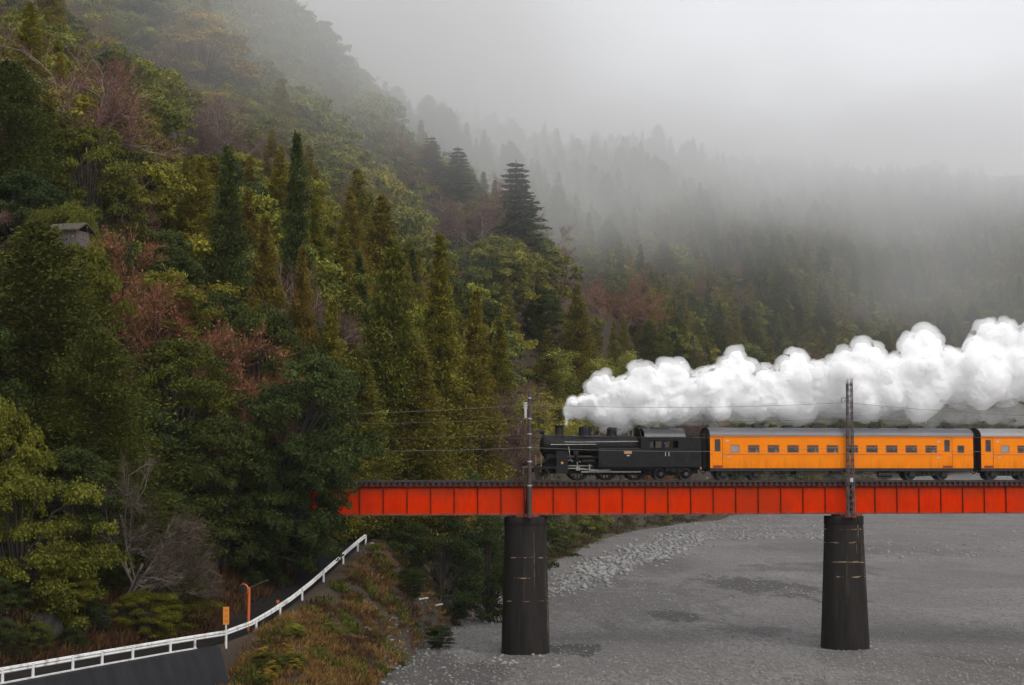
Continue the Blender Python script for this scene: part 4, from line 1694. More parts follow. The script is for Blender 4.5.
    # bogies
    for px in (741.5, 930):
        xb = CX(px)
        bg_ = empty('bogie', (xb, 0, 0))
        bg_.parent = c
        for sd in (-1, 1):
            mb = MB()
            pr = [(xb - 1.75, .52), (xb - 1.75, .66), (xb - .7, .72), (xb - .5, .84), (xb + .5, .84), (xb + .7, .72), (xb + 1.75, .66), (xb + 1.75, .52), (xb + .8, .42), (xb + .4, .30), (xb - .4, .30), (xb - .8, .42)]
            mb.prism([(a - xb, b) for a, b in pr], min(sd * .78, sd * .90), max(sd * .78, sd * .90), 'y')
            for dx in (-1.22, 1.22):
                mb.box(dx - .20, dx + .20, min(sd * .905, sd * 1.02), max(sd * .905, sd * 1.02), .28, .62)
            for dx in (-.35, 0, .35):
                mb.lathe([(.08, .34), (.10, .4), (.08, .5), (.10, .6), (.08, .78)], (dx, sd * .96, 0), 10)
            mb.build('side_frame', M['under'], bg_)
        for dx in (-1.22, 1.22):
            for y in (-.56, .56):
                w = wheel(bg_, dx, y, .43, 0, 'wheel', M['under'], M['rail'])
        mb = MB()
        mb.box(-.3, .3, -1.0, 1.0, .60, zf - .25).build('bolster', M['under'], bg_)
    # equipment under the floor
    for (a, b, y0_, y1_, z0, z1) in ((797, 829, -1.15, -.4, .42, zf - .205), (833, 842, -1.1, -.6, .5, zf - .205), (784, 792, -1.1, -.5, .55, zf - .205), (858, 866, -1.1, -.7, .6, zf - .205), (800, 826, .4, 1.1, .4, zf - .205)):
        mb = MB()
        mb.box(CX(a), CX(b), y0_, y1_, z0, z1).build('equipment_box', M['under'], c)
    mb = MB()
    xa_, xb_ = CX(879), CX(894)
    mb.lathe([(.1, 0), (.22, .06), (.22, xb_ - xa_ - .06), (.1, xb_ - xa_)], (xa_, -.9, zf - .44), 16, axis='x').build('air_tank', M['under'], c, smooth=True)
    mb = MB()
    mb.tube([(CX(845), -1.0, .62), (CX(857), -1.0, .45), (CX(866), -1.0, .62), (CX(876), -1.0, .66)], .035, 6)
    mb.tube([(CX(757), -.7, .45), (CX(884), -.7, .5)], .03, 6)
    mb.build('brake_rigging', M['under'], c)
    for x0, x1 in ((-.45, .0), (CL, CL + .45)):
        mb = MB()
        mb.box(x0, x1, -.12, .12, .74, 1.0)
        s_ = -1 if x0 < 0 else 1
        xe = 0 if x0 < 0 else CL
        mb.build('coupler', M['under'], c)
        mb = MB()
        mb.tube([(xe, -.55, zf - .1), (xe + s_ * .15, -.55, .55), (xe + s_ * .33, -.55, .42), (xe + s_ * .5, -.55, .65)], .035, 6)
        mb.build('air_hose', M['under'], c)
    return c


coach = make_coach()
tag(coach, 'first orange coach with dark grey roof, right behind the locomotive', 'railway coach', 'orange railway coaches')
PITCHC = CL + .62
coach2 = copy_tree(coach)
coach2.location = onl(S_C + PITCHC)
tag(coach2, 'second orange coach with pale grey roof, cut by the picture edge')
for ch in coach2.children:
    if ch.name.startswith('roof'):
        me = ch.data.copy()
        me.materials[0] = M['coach_roof_pale']
        ch.data = me
zf_ = CZ(468.2)
prs = random.Random(11)
wx = [CX(753.7 + 19.72 * k) for k in range(10)]
for k, kind in ((0, 'white'), (1, 'white'), (2, 'dark'), (3, 'white'), (4, 'white'), (5, 'dark'), (6, 'dark'), (7, 'dark'), (8, 'dark'), (9, 'white')):
    words_ = {0: 'passenger in a white top behind the first full coach window', 1: 'passenger in a white top behind the second full coach window', 2: 'passenger in a dark coat at the third full coach window',
              3: 'passenger in a white top at the fourth full coach window', 7: 'passenger in a dark coat in the second window right of the lattice mast',
              4: 'passenger in a white top just left of the lattice mast', 5: 'passenger in a dark coat behind the lattice mast', 6: 'passenger in a dark coat in the window right of the lattice mast',
              8: 'passenger in a dark coat in the last window but one before the rear door', 9: 'passenger in a white top in the window next to the rear door'}
    p = onl(S_C) + LD * (wx[k] + .30) + LN * (-1.0) + Vector((0, 0, zf_ + .26))
    person(kind, p, TH + math.pi, words_[k], 'passengers seated in the orange coaches')
p = onl(S_C + PITCHC) + LD * (wx[0] + .30) + LN * (-1.0) + Vector((0, 0, zf_ + .26))
person('white', p, TH + math.pi, 'passenger in a white top in the second coach, at its first full window', 'passengers seated in the orange coaches')

# ------------------------------------------------------------------ steam
def steam():
    sc = 13.8
    puffs = []           # px, py, radius px, depth offset
    pr = random.Random(5)
    def add(px, py, r, off=0.0):
        puffs.append((px, py, r, off))
    add(566.3, 424, 1.9); add(566.8, 420, 2.6); add(568.5, 415.5, 4.2); add(572, 411, 6)
    x = 576.0
    while x < 1200:
        f = (x - 575) / 450
        top = 398 - f * 48
        bot = 421.5 - max(0, f - .55) * 46 + pr.uniform(-6, 2.5)
        r = 9 + f * 17
        nb = 3
        for k in range(nb):
            yy = top + r * .75 + (bot - r * .9 - top - r * .75) * pr.random()
            add(x + pr.uniform(-5, 5), yy, r * pr.uniform(.75, 1.05), pr.uniform(-.6, .6) * (1 + f))
        # small puffs on the crest
        for k in range(3):
            add(x + pr.uniform(-6, 6), top + pr.uniform(2, 9), r * pr.uniform(.34, .6), pr.uniform(-1.3, 1.3) * (1 + f))
        add(x, (top + bot) / 2 - 2, (bot - top) * .42, 0)
        x += r * .62
    for px, py, r in ((595, 386, 9), (604, 384, 8), (600, 392, 11), (612, 391, 11), (622, 388, 11), (632, 386, 12), (645, 388, 14), (660, 386, 14), (676, 388, 14), (695, 390, 14), (722, 380, 14), (640, 380, 11), (652, 374, 9), (664, 371, 9), (674, 376, 9), (684, 380, 9), (715, 382, 11), (728, 366, 9), (737, 361, 10), (746, 368, 10), (740, 375, 12),
                      (770, 384, 10), (790, 369, 10), (800, 361, 9.5), (808, 372, 10), (796, 380, 13), (835, 376, 11), (850, 361, 11), (862, 355, 11), (874, 360, 12), (860, 372, 16), (898, 376, 12), (912, 352, 12), (926, 343, 11), (936, 347, 10),
                      (924, 362, 16), (950, 370, 13), (966, 366, 12), (978, 348, 13), (992, 333, 12), (1003, 334, 12), (988, 352, 16), (1012, 348, 14), (1022, 342, 12), (1040, 335, 16), (1065, 330, 20), (1095, 322, 24)):
        add(px, py, r, pr.uniform(-.5, .5))
    bm = bmesh.new()
    for px, py, r, off in puffs:
        s = s_px(px, 0.4 + off, 4)
        z = z_px(px, py, 0.4 + off)
        p = onl(s, 0.4 + off, z)
        bmesh.ops.create_icosphere(bm, subdivisions=2, radius=r / sc, matrix=Matrix.Translation(p - onl(s_px(566.5), 0)))
    me = bpy.data.meshes.new('steam_plume')
    bm.to_mesh(me)
    bm.free()
    o = bpy.data.objects.new('steam_plume', me)
    COL.objects.link(o)
    rm = o.modifiers.new('rm', 'REMESH')
    rm.mode = 'VOXEL'
    rm.voxel_size = .085
    dg = bpy.context.evaluated_depsgraph_get()
    m2 = bpy.data.meshes.new_from_object(o.evaluated_get(dg))
    n = len(m2.vertices)
    co = np.empty(n * 3, np.float32)
    no = np.empty(n * 3, np.float32)
    m2.vertices.foreach_get('co', co)
    m2.vertices.foreach_get('normal', no)
    co = co.reshape(-1, 3)
    no = no.reshape(-1, 3)
    d = np.empty(n)
    for i in range(n):
        p = Vector(co[i])
        a = abs(mnoise.noise(p * .55)) * .75 + abs(mnoise.noise(p * 1.5 + Vector((7, 3, 1)))) * .22 + abs(mnoise.noise(p * 3.6)) * .09
        d[i] = a - .30
    scl = np.clip((co[:, 0] + .6) / 4.0, .12, 1.0)
    core = co + no * (d * scl)[:, None]
    fringe = co + no * (d * scl + (.34 + .7 * np.clip(d + .2, 0, 1)) * scl)[:, None]
    m2.vertices.foreach_set('co', core.astype(np.float32).ravel())
    m2.materials.clear()
    m, t, out = new_mat('steam_white')
    df = t.nodes.new("ShaderNodeBsdfDiffuse")
    df.inputs[0].default_value = (.96, .96, .97, 1)
    tl = t.nodes.new("ShaderNodeBsdfTranslucent")
    tl.inputs[0].default_value = (.98, .98, .98, 1)
    ms = t.nodes.new("ShaderNodeMixShader")
    ms.inputs[0].default_value = .44
    t.links.new(df.outputs[0], ms.inputs[1])
    t.links.new(tl.outputs[0], ms.inputs[2])
    t.links.new(ms.outputs[0], out.inputs[0])
    m2.materials.append(m)
    m2.polygons.foreach_set('use_smooth', np.ones(len(m2.polygons), bool))
    m2.update()
    o.modifiers.clear()
    o.data = m2
    o.location = onl(s_px(566.5), 0)
    tag(o, 'billowing white steam plume trailing from the locomotive chimney over the train', 'steam', kind='stuff')
    # thin edge of the steam
    m3 = m2.copy()
    m3.vertices.foreach_set('co', fringe.astype(np.float32).ravel())
    m3.update()
    mv, t, out = new_mat('steam_thin')
    pv = t.nodes.new("ShaderNodeVolumePrincipled")
    pv.inputs["Color"].default_value = (1, 1, 1, 1)
    pv.inputs["Density"].default_value = .75
    t.links.new(pv.outputs[0], out.inputs["Volume"])
    m3.materials.clear()
    m3.materials.append(mv)
    f = bpy.data.objects.new('thin_steam', m3)
    COL.objects.link(f)
    f.parent = o
    # torn, see-through steam drifting under the plume
    bm = bmesh.new()
    x = 600.0
    while x < 1180:
        fq = (x - 600) / 420
        r = pr.uniform(5, 9) * (1 + .5 * fq)
        y = 417 + pr.uniform(-6, 5) - 6 * max(0, fq - .6)
        off = pr.uniform(.6, 2.6)
        s = s_px(x, off, 4)
        p = onl(s, off, z_px(x, y, off))
        bmesh.ops.create_icosphere(bm, subdivisions=2, radius=r / sc, matrix=Matrix.Translation(p - onl(s_px(566.5), 0)) @ Matrix.Diagonal((1.7, 1.2, .8, 1)))
        x += r * pr.uniform(.6, 1.5)
    me = bpy.data.meshes.new('torn_steam')
    bm.to_mesh(me)
    bm.free()
    w = bpy.data.objects.new('torn_steam', me)
    COL.objects.link(w)
    rm = w.modifiers.new('rm', 'REMESH')
    rm.mode = 'VOXEL'
    rm.voxel_size = .11
    dg = bpy.context.evaluated_depsgraph_get()
    m4 = bpy.data.meshes.new_from_object(w.evaluated_get(dg))
    for v in m4.vertices:
        q = v.co * .9
        v.co += v.normal * (mnoise.noise(q) * .35 + mnoise.noise(q * 2.7) * .18)
    m4.materials.clear()
    mw, t, out = new_mat('torn_steam')
    pv = t.nodes.new("ShaderNodeVolumePrincipled")
    pv.inputs["Color"].default_value = (1, 1, 1, 1)
    pv.inputs["Density"].default_value = .30
    t.links.new(pv.outputs[0], out.inputs["Volume"])
    m4.materials.append(mw)
    w.modifiers.clear()
    w.data = m4
    w.parent = o
    return o


plume = steam()

# ------------------------------------------------------------------ vegetation: prototypes
def leaves_np(C, Dv, L, Wd, g):
    """diamond shaped leaf sprays: centre C, long axis Dv, length L, width Wd"""
    n = len(C)
    Dv = Dv / np.maximum(np.linalg.norm(Dv, axis=1), 1e-6)[:, None]
    rnd = g.normal(size=(n, 3))
    S = np.cross(Dv, rnd)
    S /= np.maximum(np.linalg.norm(S, axis=1), 1e-6)[:, None]
    a = C - Dv * (L / 2)[:, None]
    b = C + S * (Wd / 2)[:, None] + Dv * (L * .08)[:, None]
    c = C + Dv * (L / 2)[:, None]
    d = C - S * (Wd / 2)[:, None] + Dv * (L * .08)[:, None]
    V = np.stack([a, b, c, d], 1).reshape(-1, 3)
    Q = np.arange(4 * n).reshape(n, 4)
    return V, Q


PROTO = {}
CW = {}


def register(kind, trunk_mb, V, Q, tint, foliage, bark, height):
    cm = np_mesh(kind + '_crown', V, Q, M[foliage], tint)
    to = trunk_mb.build('trunk', M[bark], smooth=True, fixn=False)
    tm = to.data
    bpy.data.objects.remove(to)
    CW[cm.name] = float(np.percentile(V[:, 0], 98) - np.percentile(V[:, 0], 2)) * 1.02
    PROTO.setdefault(kind, []).append((tm, cm, height, foliage))


def cedar(seed, kind='cedar', Hh=20.0, Rr=3.3, nb=190, foliage='cedar', dens=120, low=.08, leaf=.27, pw=.75):
    g = np.random.default_rng(seed)
    mb = MB()
    mb.tube([(0, 0, -1.0), (0, 0, Hh * .3), (0, 0, Hh * .7), (0, 0, Hh * .97)], [.34, .26, .14, .03], 8)
    Cs, Ds, Ts, Ls = [], [], [], []
    for i in range(nb):
        f = low + (1 - low) * (i / nb) ** .92
        z = f * Hh
        az = i * 2.39996 + g.normal() * .5
        ln = Rr * (1 - f) ** pw * g.uniform(.55, 1.18) + .15
        if g.random() < .06:
            ln *= 1.25
        ele = g.normal(.10, .16) - (1 - f) * .22
        d = np.array([math.cos(az) * math.cos(ele), math.sin(az) * math.cos(ele), math.sin(ele)])
        if ln > 1.2 and i % 3 == 0:
            mb.tube([(0, 0, z - .1), tuple(d * ln * .8 + np.array([0, 0, z]))], [.05, .015], 4)
        n = int(dens * (ln * .9 + .25))
        t = np.where(g.random(n) < .78, g.normal(.84, .13, n), g.uniform(.15, 1.0, n))
        clump = .12 + .17 * ln
        p = d[None] * (t * ln)[:, None] + np.array([0, 0, z]) + g.normal(size=(n, 3)) * np.array([clump, clump, clump * .7])
        p[:, 2] += (t ** 2) * ln * .16 - .05
        dd = d[None] * .8 + g.normal(size=(n, 3)) * .55 + np.array([0, 0, .25])
        Cs.append(p)
        Ds.append(dd)
        tb = np.clip(.42 + g.normal() * .18, 0, 1)
        Ts.append(np.clip(tb + g.normal(size=n) * .10, 0, 1))
        Ls.append(g.uniform(.65, 1.25, n) * leaf)
    C, D, T, L = np.concatenate(Cs), np.concatenate(Ds), np.concatenate(Ts), np.concatenate(Ls)
    V, Q = leaves_np(C, D, L, L * .42, g)
    register(kind, mb, V, Q, np.repeat(T, 4), foliage, 'bark', Hh)


def fir(seed, kind='fir', Hh=20.0, Rr=4.4):
    g = np.random.default_rng(seed)
    mb = MB()
    mb.tube([(0, 0, -1), (0, 0, Hh * .5), (0, 0, Hh * .98)], [.32, .2, .03], 8)
    Cs, Ds, Ts, Ls = [], [], [], []
    tiers = 22
    for k in range(tiers):
        f = .1 + .88 * k / tiers
        nbr = 11
        for j in range(nbr):
            az = 2 * math.pi * (j + g.random() * .6) / nbr + k
            ln = Rr * (1 - f) ** .85 * g.uniform(.6, 1.15) + .25
            d = np.array([math.cos(az), math.sin(az), g.normal(-.02, .06)])
            n = int(26 * ln) + 6
            t = g.uniform(.1, 1, n)
            p = d[None] * (t * ln)[:, None] + np.array([0, 0, f * Hh]) + g.normal(size=(n, 3)) * np.array([.22, .22, .09]) * (.5 + .25 * ln)
            p[:, 2] += -(t ** 2) * ln * .10
            Cs.append(p)
            Ds.append(d[None] + g.normal(size=(n, 3)) * np.array([.6, .6, .15]))
            Ts.append(np.clip(.4 + g.normal() * .12 + g.normal(size=n) * .1, 0, 1))
            Ls.append(g.uniform(.4, .7, n))
    C, D, T, L = np.concatenate(Cs), np.concatenate(Ds), np.concatenate(Ts), np.concatenate(Ls)
    V, Q = leaves_np(C, D, L, L * .4, g)
    register(kind, mb, V, Q, np.repeat(T, 4), 'fir', 'bark', Hh)


def broad(seed, kind='broad', Hh=11.0, Rr=4.4, nl_=70, foliage='broad', per=210, leaf=.30, low=.12):
    g = np.random.default_rng(seed)
    mb = MB()
    mb.tube([(0, 0, -1), (.1, .05, Hh * .25), (-.1, .1, Hh * .55)], [.30, .22, .12], 8)
    Cs, Ds, Ts, Ls = [], [], [], []
    for k in range(nl_):
        # lobes over an uneven egg
        az = g.uniform(0, 2 * math.pi)
        v = g.uniform(-.85, 1.0)
        rr = math.sqrt(max(0, 1 - v * v)) * g.uniform(.55, 1.08)
        wob = 1 + .22 * math.sin(az * 2 + seed) + .12 * math.sin(az * 3 + 2 * seed)
        c = np.array([math.cos(az) * rr * Rr * wob, math.sin(az) * rr * Rr * wob, Hh * (.53 + v * (.46 if v > 0 else .56))])
        lr = g.uniform(.62, 1.35) * Rr / 4.4
        if k % 2 == 0:
            mb.tube([(0, 0, Hh * g.uniform(.2, .5)), tuple(c * np.array([.5, .5, .9])), tuple(c)], [.10, .06, .02], 4)
        n = int(per * lr ** 1.6)
        dv = g.normal(size=(n, 3))
        dv /= np.linalg.norm(dv, axis=1)[:, None]
        dv[:, 2] = np.where(dv[:, 2] < -.3, -dv[:, 2] * .6, dv[:, 2])
        rad = lr * g.uniform(.35, 1.0, n) ** .45 * (1 + .25 * np.sin(dv[:, 0] * 5 + k) * np.cos(dv[:, 1] * 4 + k))
        p = c + dv * rad[:, None] * np.array([1, 1, .72])
        tang = np.cross(dv, g.normal(size=(n, 3)))
        Cs.append(p)
        Ds.append(tang + dv * .25)
        tb = .40 + g.normal() * .14 + .12 * v
        Ts.append(np.clip(tb + g.normal(size=n) * .12, 0, 1))
        Ls.append(g.uniform(.6, 1.3, n) * leaf)
    C, D, T, L = np.concatenate(Cs), np.concatenate(Ds), np.concatenate(Ts), np.concatenate(Ls)
    V, Q = leaves_np(C, D, L, L * .62, g)
    register(kind, mb, V, Q, np.repeat(T, 4), foliage, 'bark', Hh)


def bare(seed, kind='bare', Hh=12.0, Rr=5.0, foliage='twig', lean=0.0, ntw=13000, bark='pale_bark', flat=1.0):
    g = np.random.default_rng(seed)
    mb = MB()
    segs = []

    def grow(p, d, ln, r, lv):
        d = d / np.linalg.norm(d)
        q = p + d * ln * .5 + g.normal(size=3) * ln * .06
        e = p + d * ln + g.normal(size=3) * ln * .10
        mb.tube([tuple(p), tuple(q), tuple(e)], [r, r * .82, r * .62], 6 if lv < 2 else 4)
        if lv >= 1:
            segs.append((p, e, lv))
        if lv >= 4:
            return
        n = g.integers(3, 5) if lv else 8
        for k in range(n):
            t = g.uniform(.3, 1.0)
            b = p + (e - p) * t
            if lv == 0:
                az = 2 * math.pi * (k + g.random() * .7) / n
                nd = np.array([math.cos(az), math.sin(az), g.uniform(.35, 1.6) * flat])
                l2 = Hh * g.uniform(.30, .44)
            else:
                nd = d + g.normal(size=3) * .55
                nd[2] = nd[2] * flat + .15
                l2 = ln * g.uniform(.5, .72)
            nd += np.array([lean * .35, -lean * .1, 0])
            grow(b, nd, l2, r * .55, lv + 1)

    grow(np.array([0, 0, -.8]), np.array([lean * .6, -lean * .2, 1.0]), Hh * .34, .20, 0)
    segs = [s for s in segs]
    a = np.array([s[0] for s in segs])
    b = np.array([s[1] for s in segs])
    i = g.integers(0, len(segs), ntw)
    t = g.uniform(.1, 1.05, ntw)
    base_ = a[i] + (b[i] - a[i]) * t[:, None]
    ax = b[i] - a[i]
    ax /= np.linalg.norm(ax, axis=1)[:, None]
    d = ax + g.normal(size=(ntw, 3)) * .8 + np.array([lean * .3, 0, .25])
    d /= np.linalg.norm(d, axis=1)[:, None]
    L = g.uniform(.35, 1.15, ntw)
    C = base_ + d * (L / 2)[:, None]
    V1, Q1 = leaves_np(C, d, L, np.full(ntw, .030), g)
    n2 = ntw
    i2 = g.integers(0, ntw, n2)
    d2 = d[i2] + g.normal(size=(n2, 3)) * .6
    d2 /= np.linalg.norm(d2, axis=1)[:, None]
    L2 = g.uniform(.2, .6, n2)
    C2 = C[i2] + d[i2] * (L[i2] * g.uniform(-.3, .5, n2))[:, None] + d2 * (L2 / 2)[:, None]
    if foliage == 'rust_twig':
        L2 = g.uniform(.10, .22, n2)
        C2 = C[i2] + d[i2] * (L[i2] * g.uniform(-.5, .5, n2))[:, None] + g.normal(size=(n2, 3)) * .12
        V2, Q2 = leaves_np(C2, d2, L2, L2 * .6, g)
    else:
        V2, Q2 = leaves_np(C2, d2, L2, np.full(n2, .026), g)
    V = np.concatenate([V1, V2])
    Q = np.concatenate([Q1, Q2 + len(V1)])
    T = np.clip(.45 + g.normal(size=len(Q)) * .2, 0, 1)
    zmax = V[:, 2].max()
    register(kind, mb, V, Q, np.repeat(T, 4), foliage, bark, float(zmax))


def bamboo(seed, kind='bamboo', Hh=10.0):
    g = np.random.default_rng(seed)
    mb = MB()
    Cs, Ds, Ts, Ls = [], [], [], []
    for k in range(16):
        az = g.uniform(0, 6.28)
        r0 = g.uniform(.1, 1.5)
        b0_ = np.array([math.cos(az) * r0, math.sin(az) * r0, 0])
        out = np.array([math.cos(az), math.sin(az), 0])
        hh_ = Hh * g.uniform(.7, 1.08)
        bend = g.uniform(1.0, 2.6)
        pts = [b0_ + out * bend * (t ** 2.6) + np.array([0, 0, hh_ * (t - .10 * t ** 4)]) for t in np.linspace(-.05, 1, 7)]
        mb.tube([tuple(p) for p in pts], [.06, .055, .05, .045, .035, .02, .01], 5)
        for m_ in range(26):
            t = g.uniform(.32, 1.03)
            p = b0_ + out * bend * (t ** 2.6) + np.array([0, 0, hh_ * (t - .10 * t ** 4)])
            a2 = g.uniform(0, 6.28)
            s_ = g.uniform(.3, 1.0) * (1.15 - .5 * t)
            cc = p + np.array([math.cos(a2), math.sin(a2), .1]) * s_
            n = 26
            q = cc + g.normal(size=(n, 3)) * np.array([.34, .34, .26])
            Cs.append(q)
            Ds.append(np.array([math.cos(a2), math.sin(a2), -.7])[None] + g.normal(size=(n, 3)) * .5)
            Ts.append(np.clip(.45 + g.normal() * .14 + g.normal(size=n) * .12, 0, 1))
            Ls.append(g.uniform(.25, .5, n))
    C, D, T, L = np.concatenate(Cs), np.concatenate(Ds), np.concatenate(Ts), np.concatenate(Ls)
    V, Q = leaves_np(C, D, L, L * .3, g)
    register(kind, mb, V, Q, np.repeat(T, 4), 'bamboo', 'culm', Hh)


cedar(1, Rr=3.9, pw=1.05); cedar(2, Rr=3.4, nb=175, pw=1.0); cedar(3, Rr=4.2, pw=.92); cedar(4, Rr=3.0, Hh=21, pw=1.1)
cedar(7, kind='dark_cedar', foliage='dark_cedar', Rr=3.6, nb=200, pw=1.05); cedar(9, kind='dark_cedar', foliage='dark_cedar', Rr=3.0, nb=200, Hh=21, pw=1.0)
cedar(5, kind='brown_cedar', foliage='brown_cedar', Rr=3.4, pw=1.0)
cedar(6, kind='bushy_cedar', foliage='near_cedar', Hh=15, Rr=4.6, nb=200, dens=170, pw=.75, low=.05, leaf=.20); cedar(8, kind='bushy_cedar', foliage='near_cedar', Hh=15, Rr=4.0, nb=180, dens=170, pw=.6, low=.05, leaf=.20)
fir(11)
broad(21); broad(22, Hh=12, Rr=4.0); broad(23, Hh=9.5, Rr=4.9); broad(24, Hh=13, Rr=4.2, nl_=85)
broad(25, kind='dark_broad', foliage='dark_broad', Hh=14, Rr=4.4, nl_=130, per=420, leaf=.20); broad(26, kind='dark_broad', foliage='dark_broad', Hh=10, Rr=4.2, nl_=100, per=420, leaf=.20)
broad(28, kind='near_broad', foliage='near_broad', Hh=9.5, Rr=4.4, nl_=110, per=420, leaf=.19); broad(29, kind='near_broad', foliage='near_broad', Hh=11, Rr=4.2, nl_=110, per=420, leaf=.19)
broad(27, kind='yellow_broad', foliage='yellow_broad', Hh=12, Rr=4.6)
bare(31); bare(32, Hh=13); bare(33, Hh=11)
bare(34, kind='rust_bare', foliage='rust_twig', ntw=15000, bark='bark', Hh=13); bare(35, kind='rust_bare', foliage='rust_twig', ntw=15000, bark='pale_bark', Hh=13)
bare(36, kind='lean_bare', foliage='dark_twig', bark='grey_bark', lean=1.3, Hh=13, ntw=7000, flat=.55)
bamboo(41); bamboo(42, Hh=9)

NAMES = {'cedar': 'cedar_tree', 'dark_cedar': 'cedar_tree', 'brown_cedar': 'cedar_tree', 'bushy_cedar': 'cedar_tree', 'fir': 'fir_tree', 'broad': 'broadleaf_tree', 'near_broad': 'broadleaf_tree', 'dark_broad': 'broadleaf_tree', 'yellow_broad': 'broadleaf_tree',
         'bare': 'bare_tree', 'rust_bare': 'bare_tree', 'lean_bare': 'bare_tree', 'bamboo': 'bamboo_clump'}
CATS = {'cedar_tree': 'tree', 'fir_tree': 'tree', 'broadleaf_tree': 'tree', 'bare_tree': 'tree', 'bamboo_clump': 'bamboo', 'shrub': 'shrub'}
TREES = []


def plant(kind, x, y, hgt, label, group=None, wide=1.0, rz=None, z=None, var=None, name=None):
    P = PROTO[kind]
    tm, cm, h0_, _f = P[(var if var is not None else random.randrange(len(P))) % len(P)]
    nm = name or NAMES[kind]
    s = hgt / h0_
    r = empty(nm, (x, y, (float(surf(x, y)[0]) if z is None else z) - .25), random.uniform(0, 6.28) if rz is None else rz)
    r.scale = (s * wide, s * wide, s)
    tag(r, label, CATS[nm], group)
    obj('trunk' if kind != 'bamboo' else 'culm', tm, r)
    obj('crown', cm, r)
    TREES.append((x, y))
    return r


HERO = []


def hero(kind, px, ytop, Y, label, wpx=None, hmin=5.0, hmax=27.0, var=None, rz=None, sink=0.0):
    """a tree whose tip shows at (px, ytop) at depth Y, standing on the ground there"""
    Yg = np.arange(Y, 900, 1.5)
    PP_ = [at(px, ytop, float(q)) for q in Yg]
    gap = np.array([q.z for q in PP_]) - ground(np.array([q.x for q in PP_]), Yg)
    k_ = int(np.argmax(gap <= hmax - sink)) if (gap <= hmax - sink).any() else 0
    p, zg = PP_[k_], PP_[k_].z - gap[k_]          # stand far enough back that its foot is on the slope
    Y = float(Yg[k_])
    h = min(max(p.z - zg + sink, hmin), hmax)
    P = PROTO[kind]
    k = var if var is not None else random.randrange(len(P))
    tm, cm, h0_, _f = P[k % len(P)]
    wide = 1.0
    if wpx:
        wm = wpx * Y / F
        R0 = CW[cm.name]
        h = max(h, wm * (1.05 if 'bare' in kind else .95))
        wide = float(np.clip(wm / (R0 * h / h0_), .55, 1.5))
    o = plant(kind, p.x, p.y, h, label, None, wide, rz, p.z - h + .25, k)
    hv = p.z - h + .25 - zg
    if hv > .6:
        print('HOVER', label, round(hv, 1), 'h', h)
    HERO.append((p.x, p.y, px, ytop, Y, (wpx or 60)))
    return o


hero('bushy_cedar', 38, 222, 117, 'big olive evergreen at the left edge below the plank hut', 190, hmax=17, var=0)
hero('bushy_cedar', 95, 330, 113, 'bushy dark olive evergreen in front of the rust tree, left of the leaning bare tree', 130, hmax=14, var=1)
hero('near_broad', 22, 478, 97, 'low yellow green leafy tree overhanging the guardrail at the left edge', 150, hmin=9, hmax=10, var=0, sink=4)
hero('near_broad', -18, 400, 101, 'yellow green leafy tree cut by the left picture edge, above the low leafy tree', 120, hmax=11, var=0, sink=2.5)
rt_ = hero('dark_broad', 243, 350, 127, 'tall round glossy evergreen hiding the left end of the red bridge', 124, hmin=15.5, hmax=15.5, var=0, rz=0.0)
rt_.rotation_euler = (0, R(23), 0)
rt2_ = hero('dark_broad', 234, 418, 126, 'smaller dark evergreen leaning out under the tall round one towards the bridge end', 96, hmin=11.5, hmax=11.5, var=1, rz=1.0)
rt2_.rotation_euler = (0, R(32), 0)
hero('dark_broad', 262, 318, 134, 'rounded evergreen with pale green top just left of the bridge end', 110, hmax=14, var=1)
hero('rust_bare', 165, 232, 133, 'rust red bare tree in the middle of the near slope', 210, hmax=16, var=0)
hero('rust_bare', 235, 330, 129, 'rust brown bare tree left of the round evergreen', 120, hmax=13, var=1)
hero('lean_bare', 120, 432, 108.5, 'bare tree leaning right with long pale branches over the road', 120, hmax=12, rz=0.0)
hero('near_broad', 180, 345, 128, 'grey green leafy tree under the rust red bare tree', 110, hmax=12, var=1)
hero('dark_broad', 70, 455, 109, 'dark evergreen shrub tree above the rock face by the road', 120, hmax=9, var=1)
hero('dark_broad', 225, 425, 121, 'dark low evergreen behind the traffic mirror', 110, hmax=10, var=1)
hero('bushy_cedar', 12, 62, 148, 'dark conifer at the upper left edge under pale bare branches', 110, hmax=20, var=1)
hero('bare', 40, 25, 160, 'grey bare tree with pale spreading branches, upper left', 200, hmax=18, var=1)
hero('bare', 130, 165, 163, 'mauve bare tree left of the two tall dark cedars', 130, hmax=14, var=0)
hero('near_broad', 88, 132, 150, 'olive leafy tree above the plank hut', 90, hmax=14, var=3)
hero('near_broad', 66, 209, 137, 'yellow green leaves over the plank hut roof', 52, hmin=3, hmax=18, var=0)
hero('near_broad', 78, 251, 125, 'leafy tree top hiding the lower half of the plank hut', 44, hmin=3, hmax=16, var=1)
hero('dark_cedar', 228, 146, 152, 'tall dark cedar, left one of the tall pair on the near slope', 66, hmax=27, var=0)
hero('dark_cedar', 297, 134, 160, 'tall slim cedar, right one of the tall pair on the near slope', 46, hmax=30, var=1)
hero('brown_cedar', 266, 216, 146, 'brown tinged cedar in front of the tall pair', 62, hmax=24)
hero('brown_cedar', 303, 246, 147, 'brown green cedar right of the brown tinged one', 50, hmax=22)
hero('cedar', 332, 300, 146, 'olive cedar behind the round evergreen at the bridge end', 60, hmax=22, var=1)
hero('cedar', 393, 237, 160, 'broad tall cedar directly behind the left bridge span', 84, hmax=27, var=2)
hero('cedar', 440, 234, 178, 'tall pointed cedar right of the broad one behind the bridge', 62, hmax=27, var=3)
hero('cedar', 420, 345, 156, 'short full cedar just above the bridge deck, left span', 75, hmax=18, var=2)
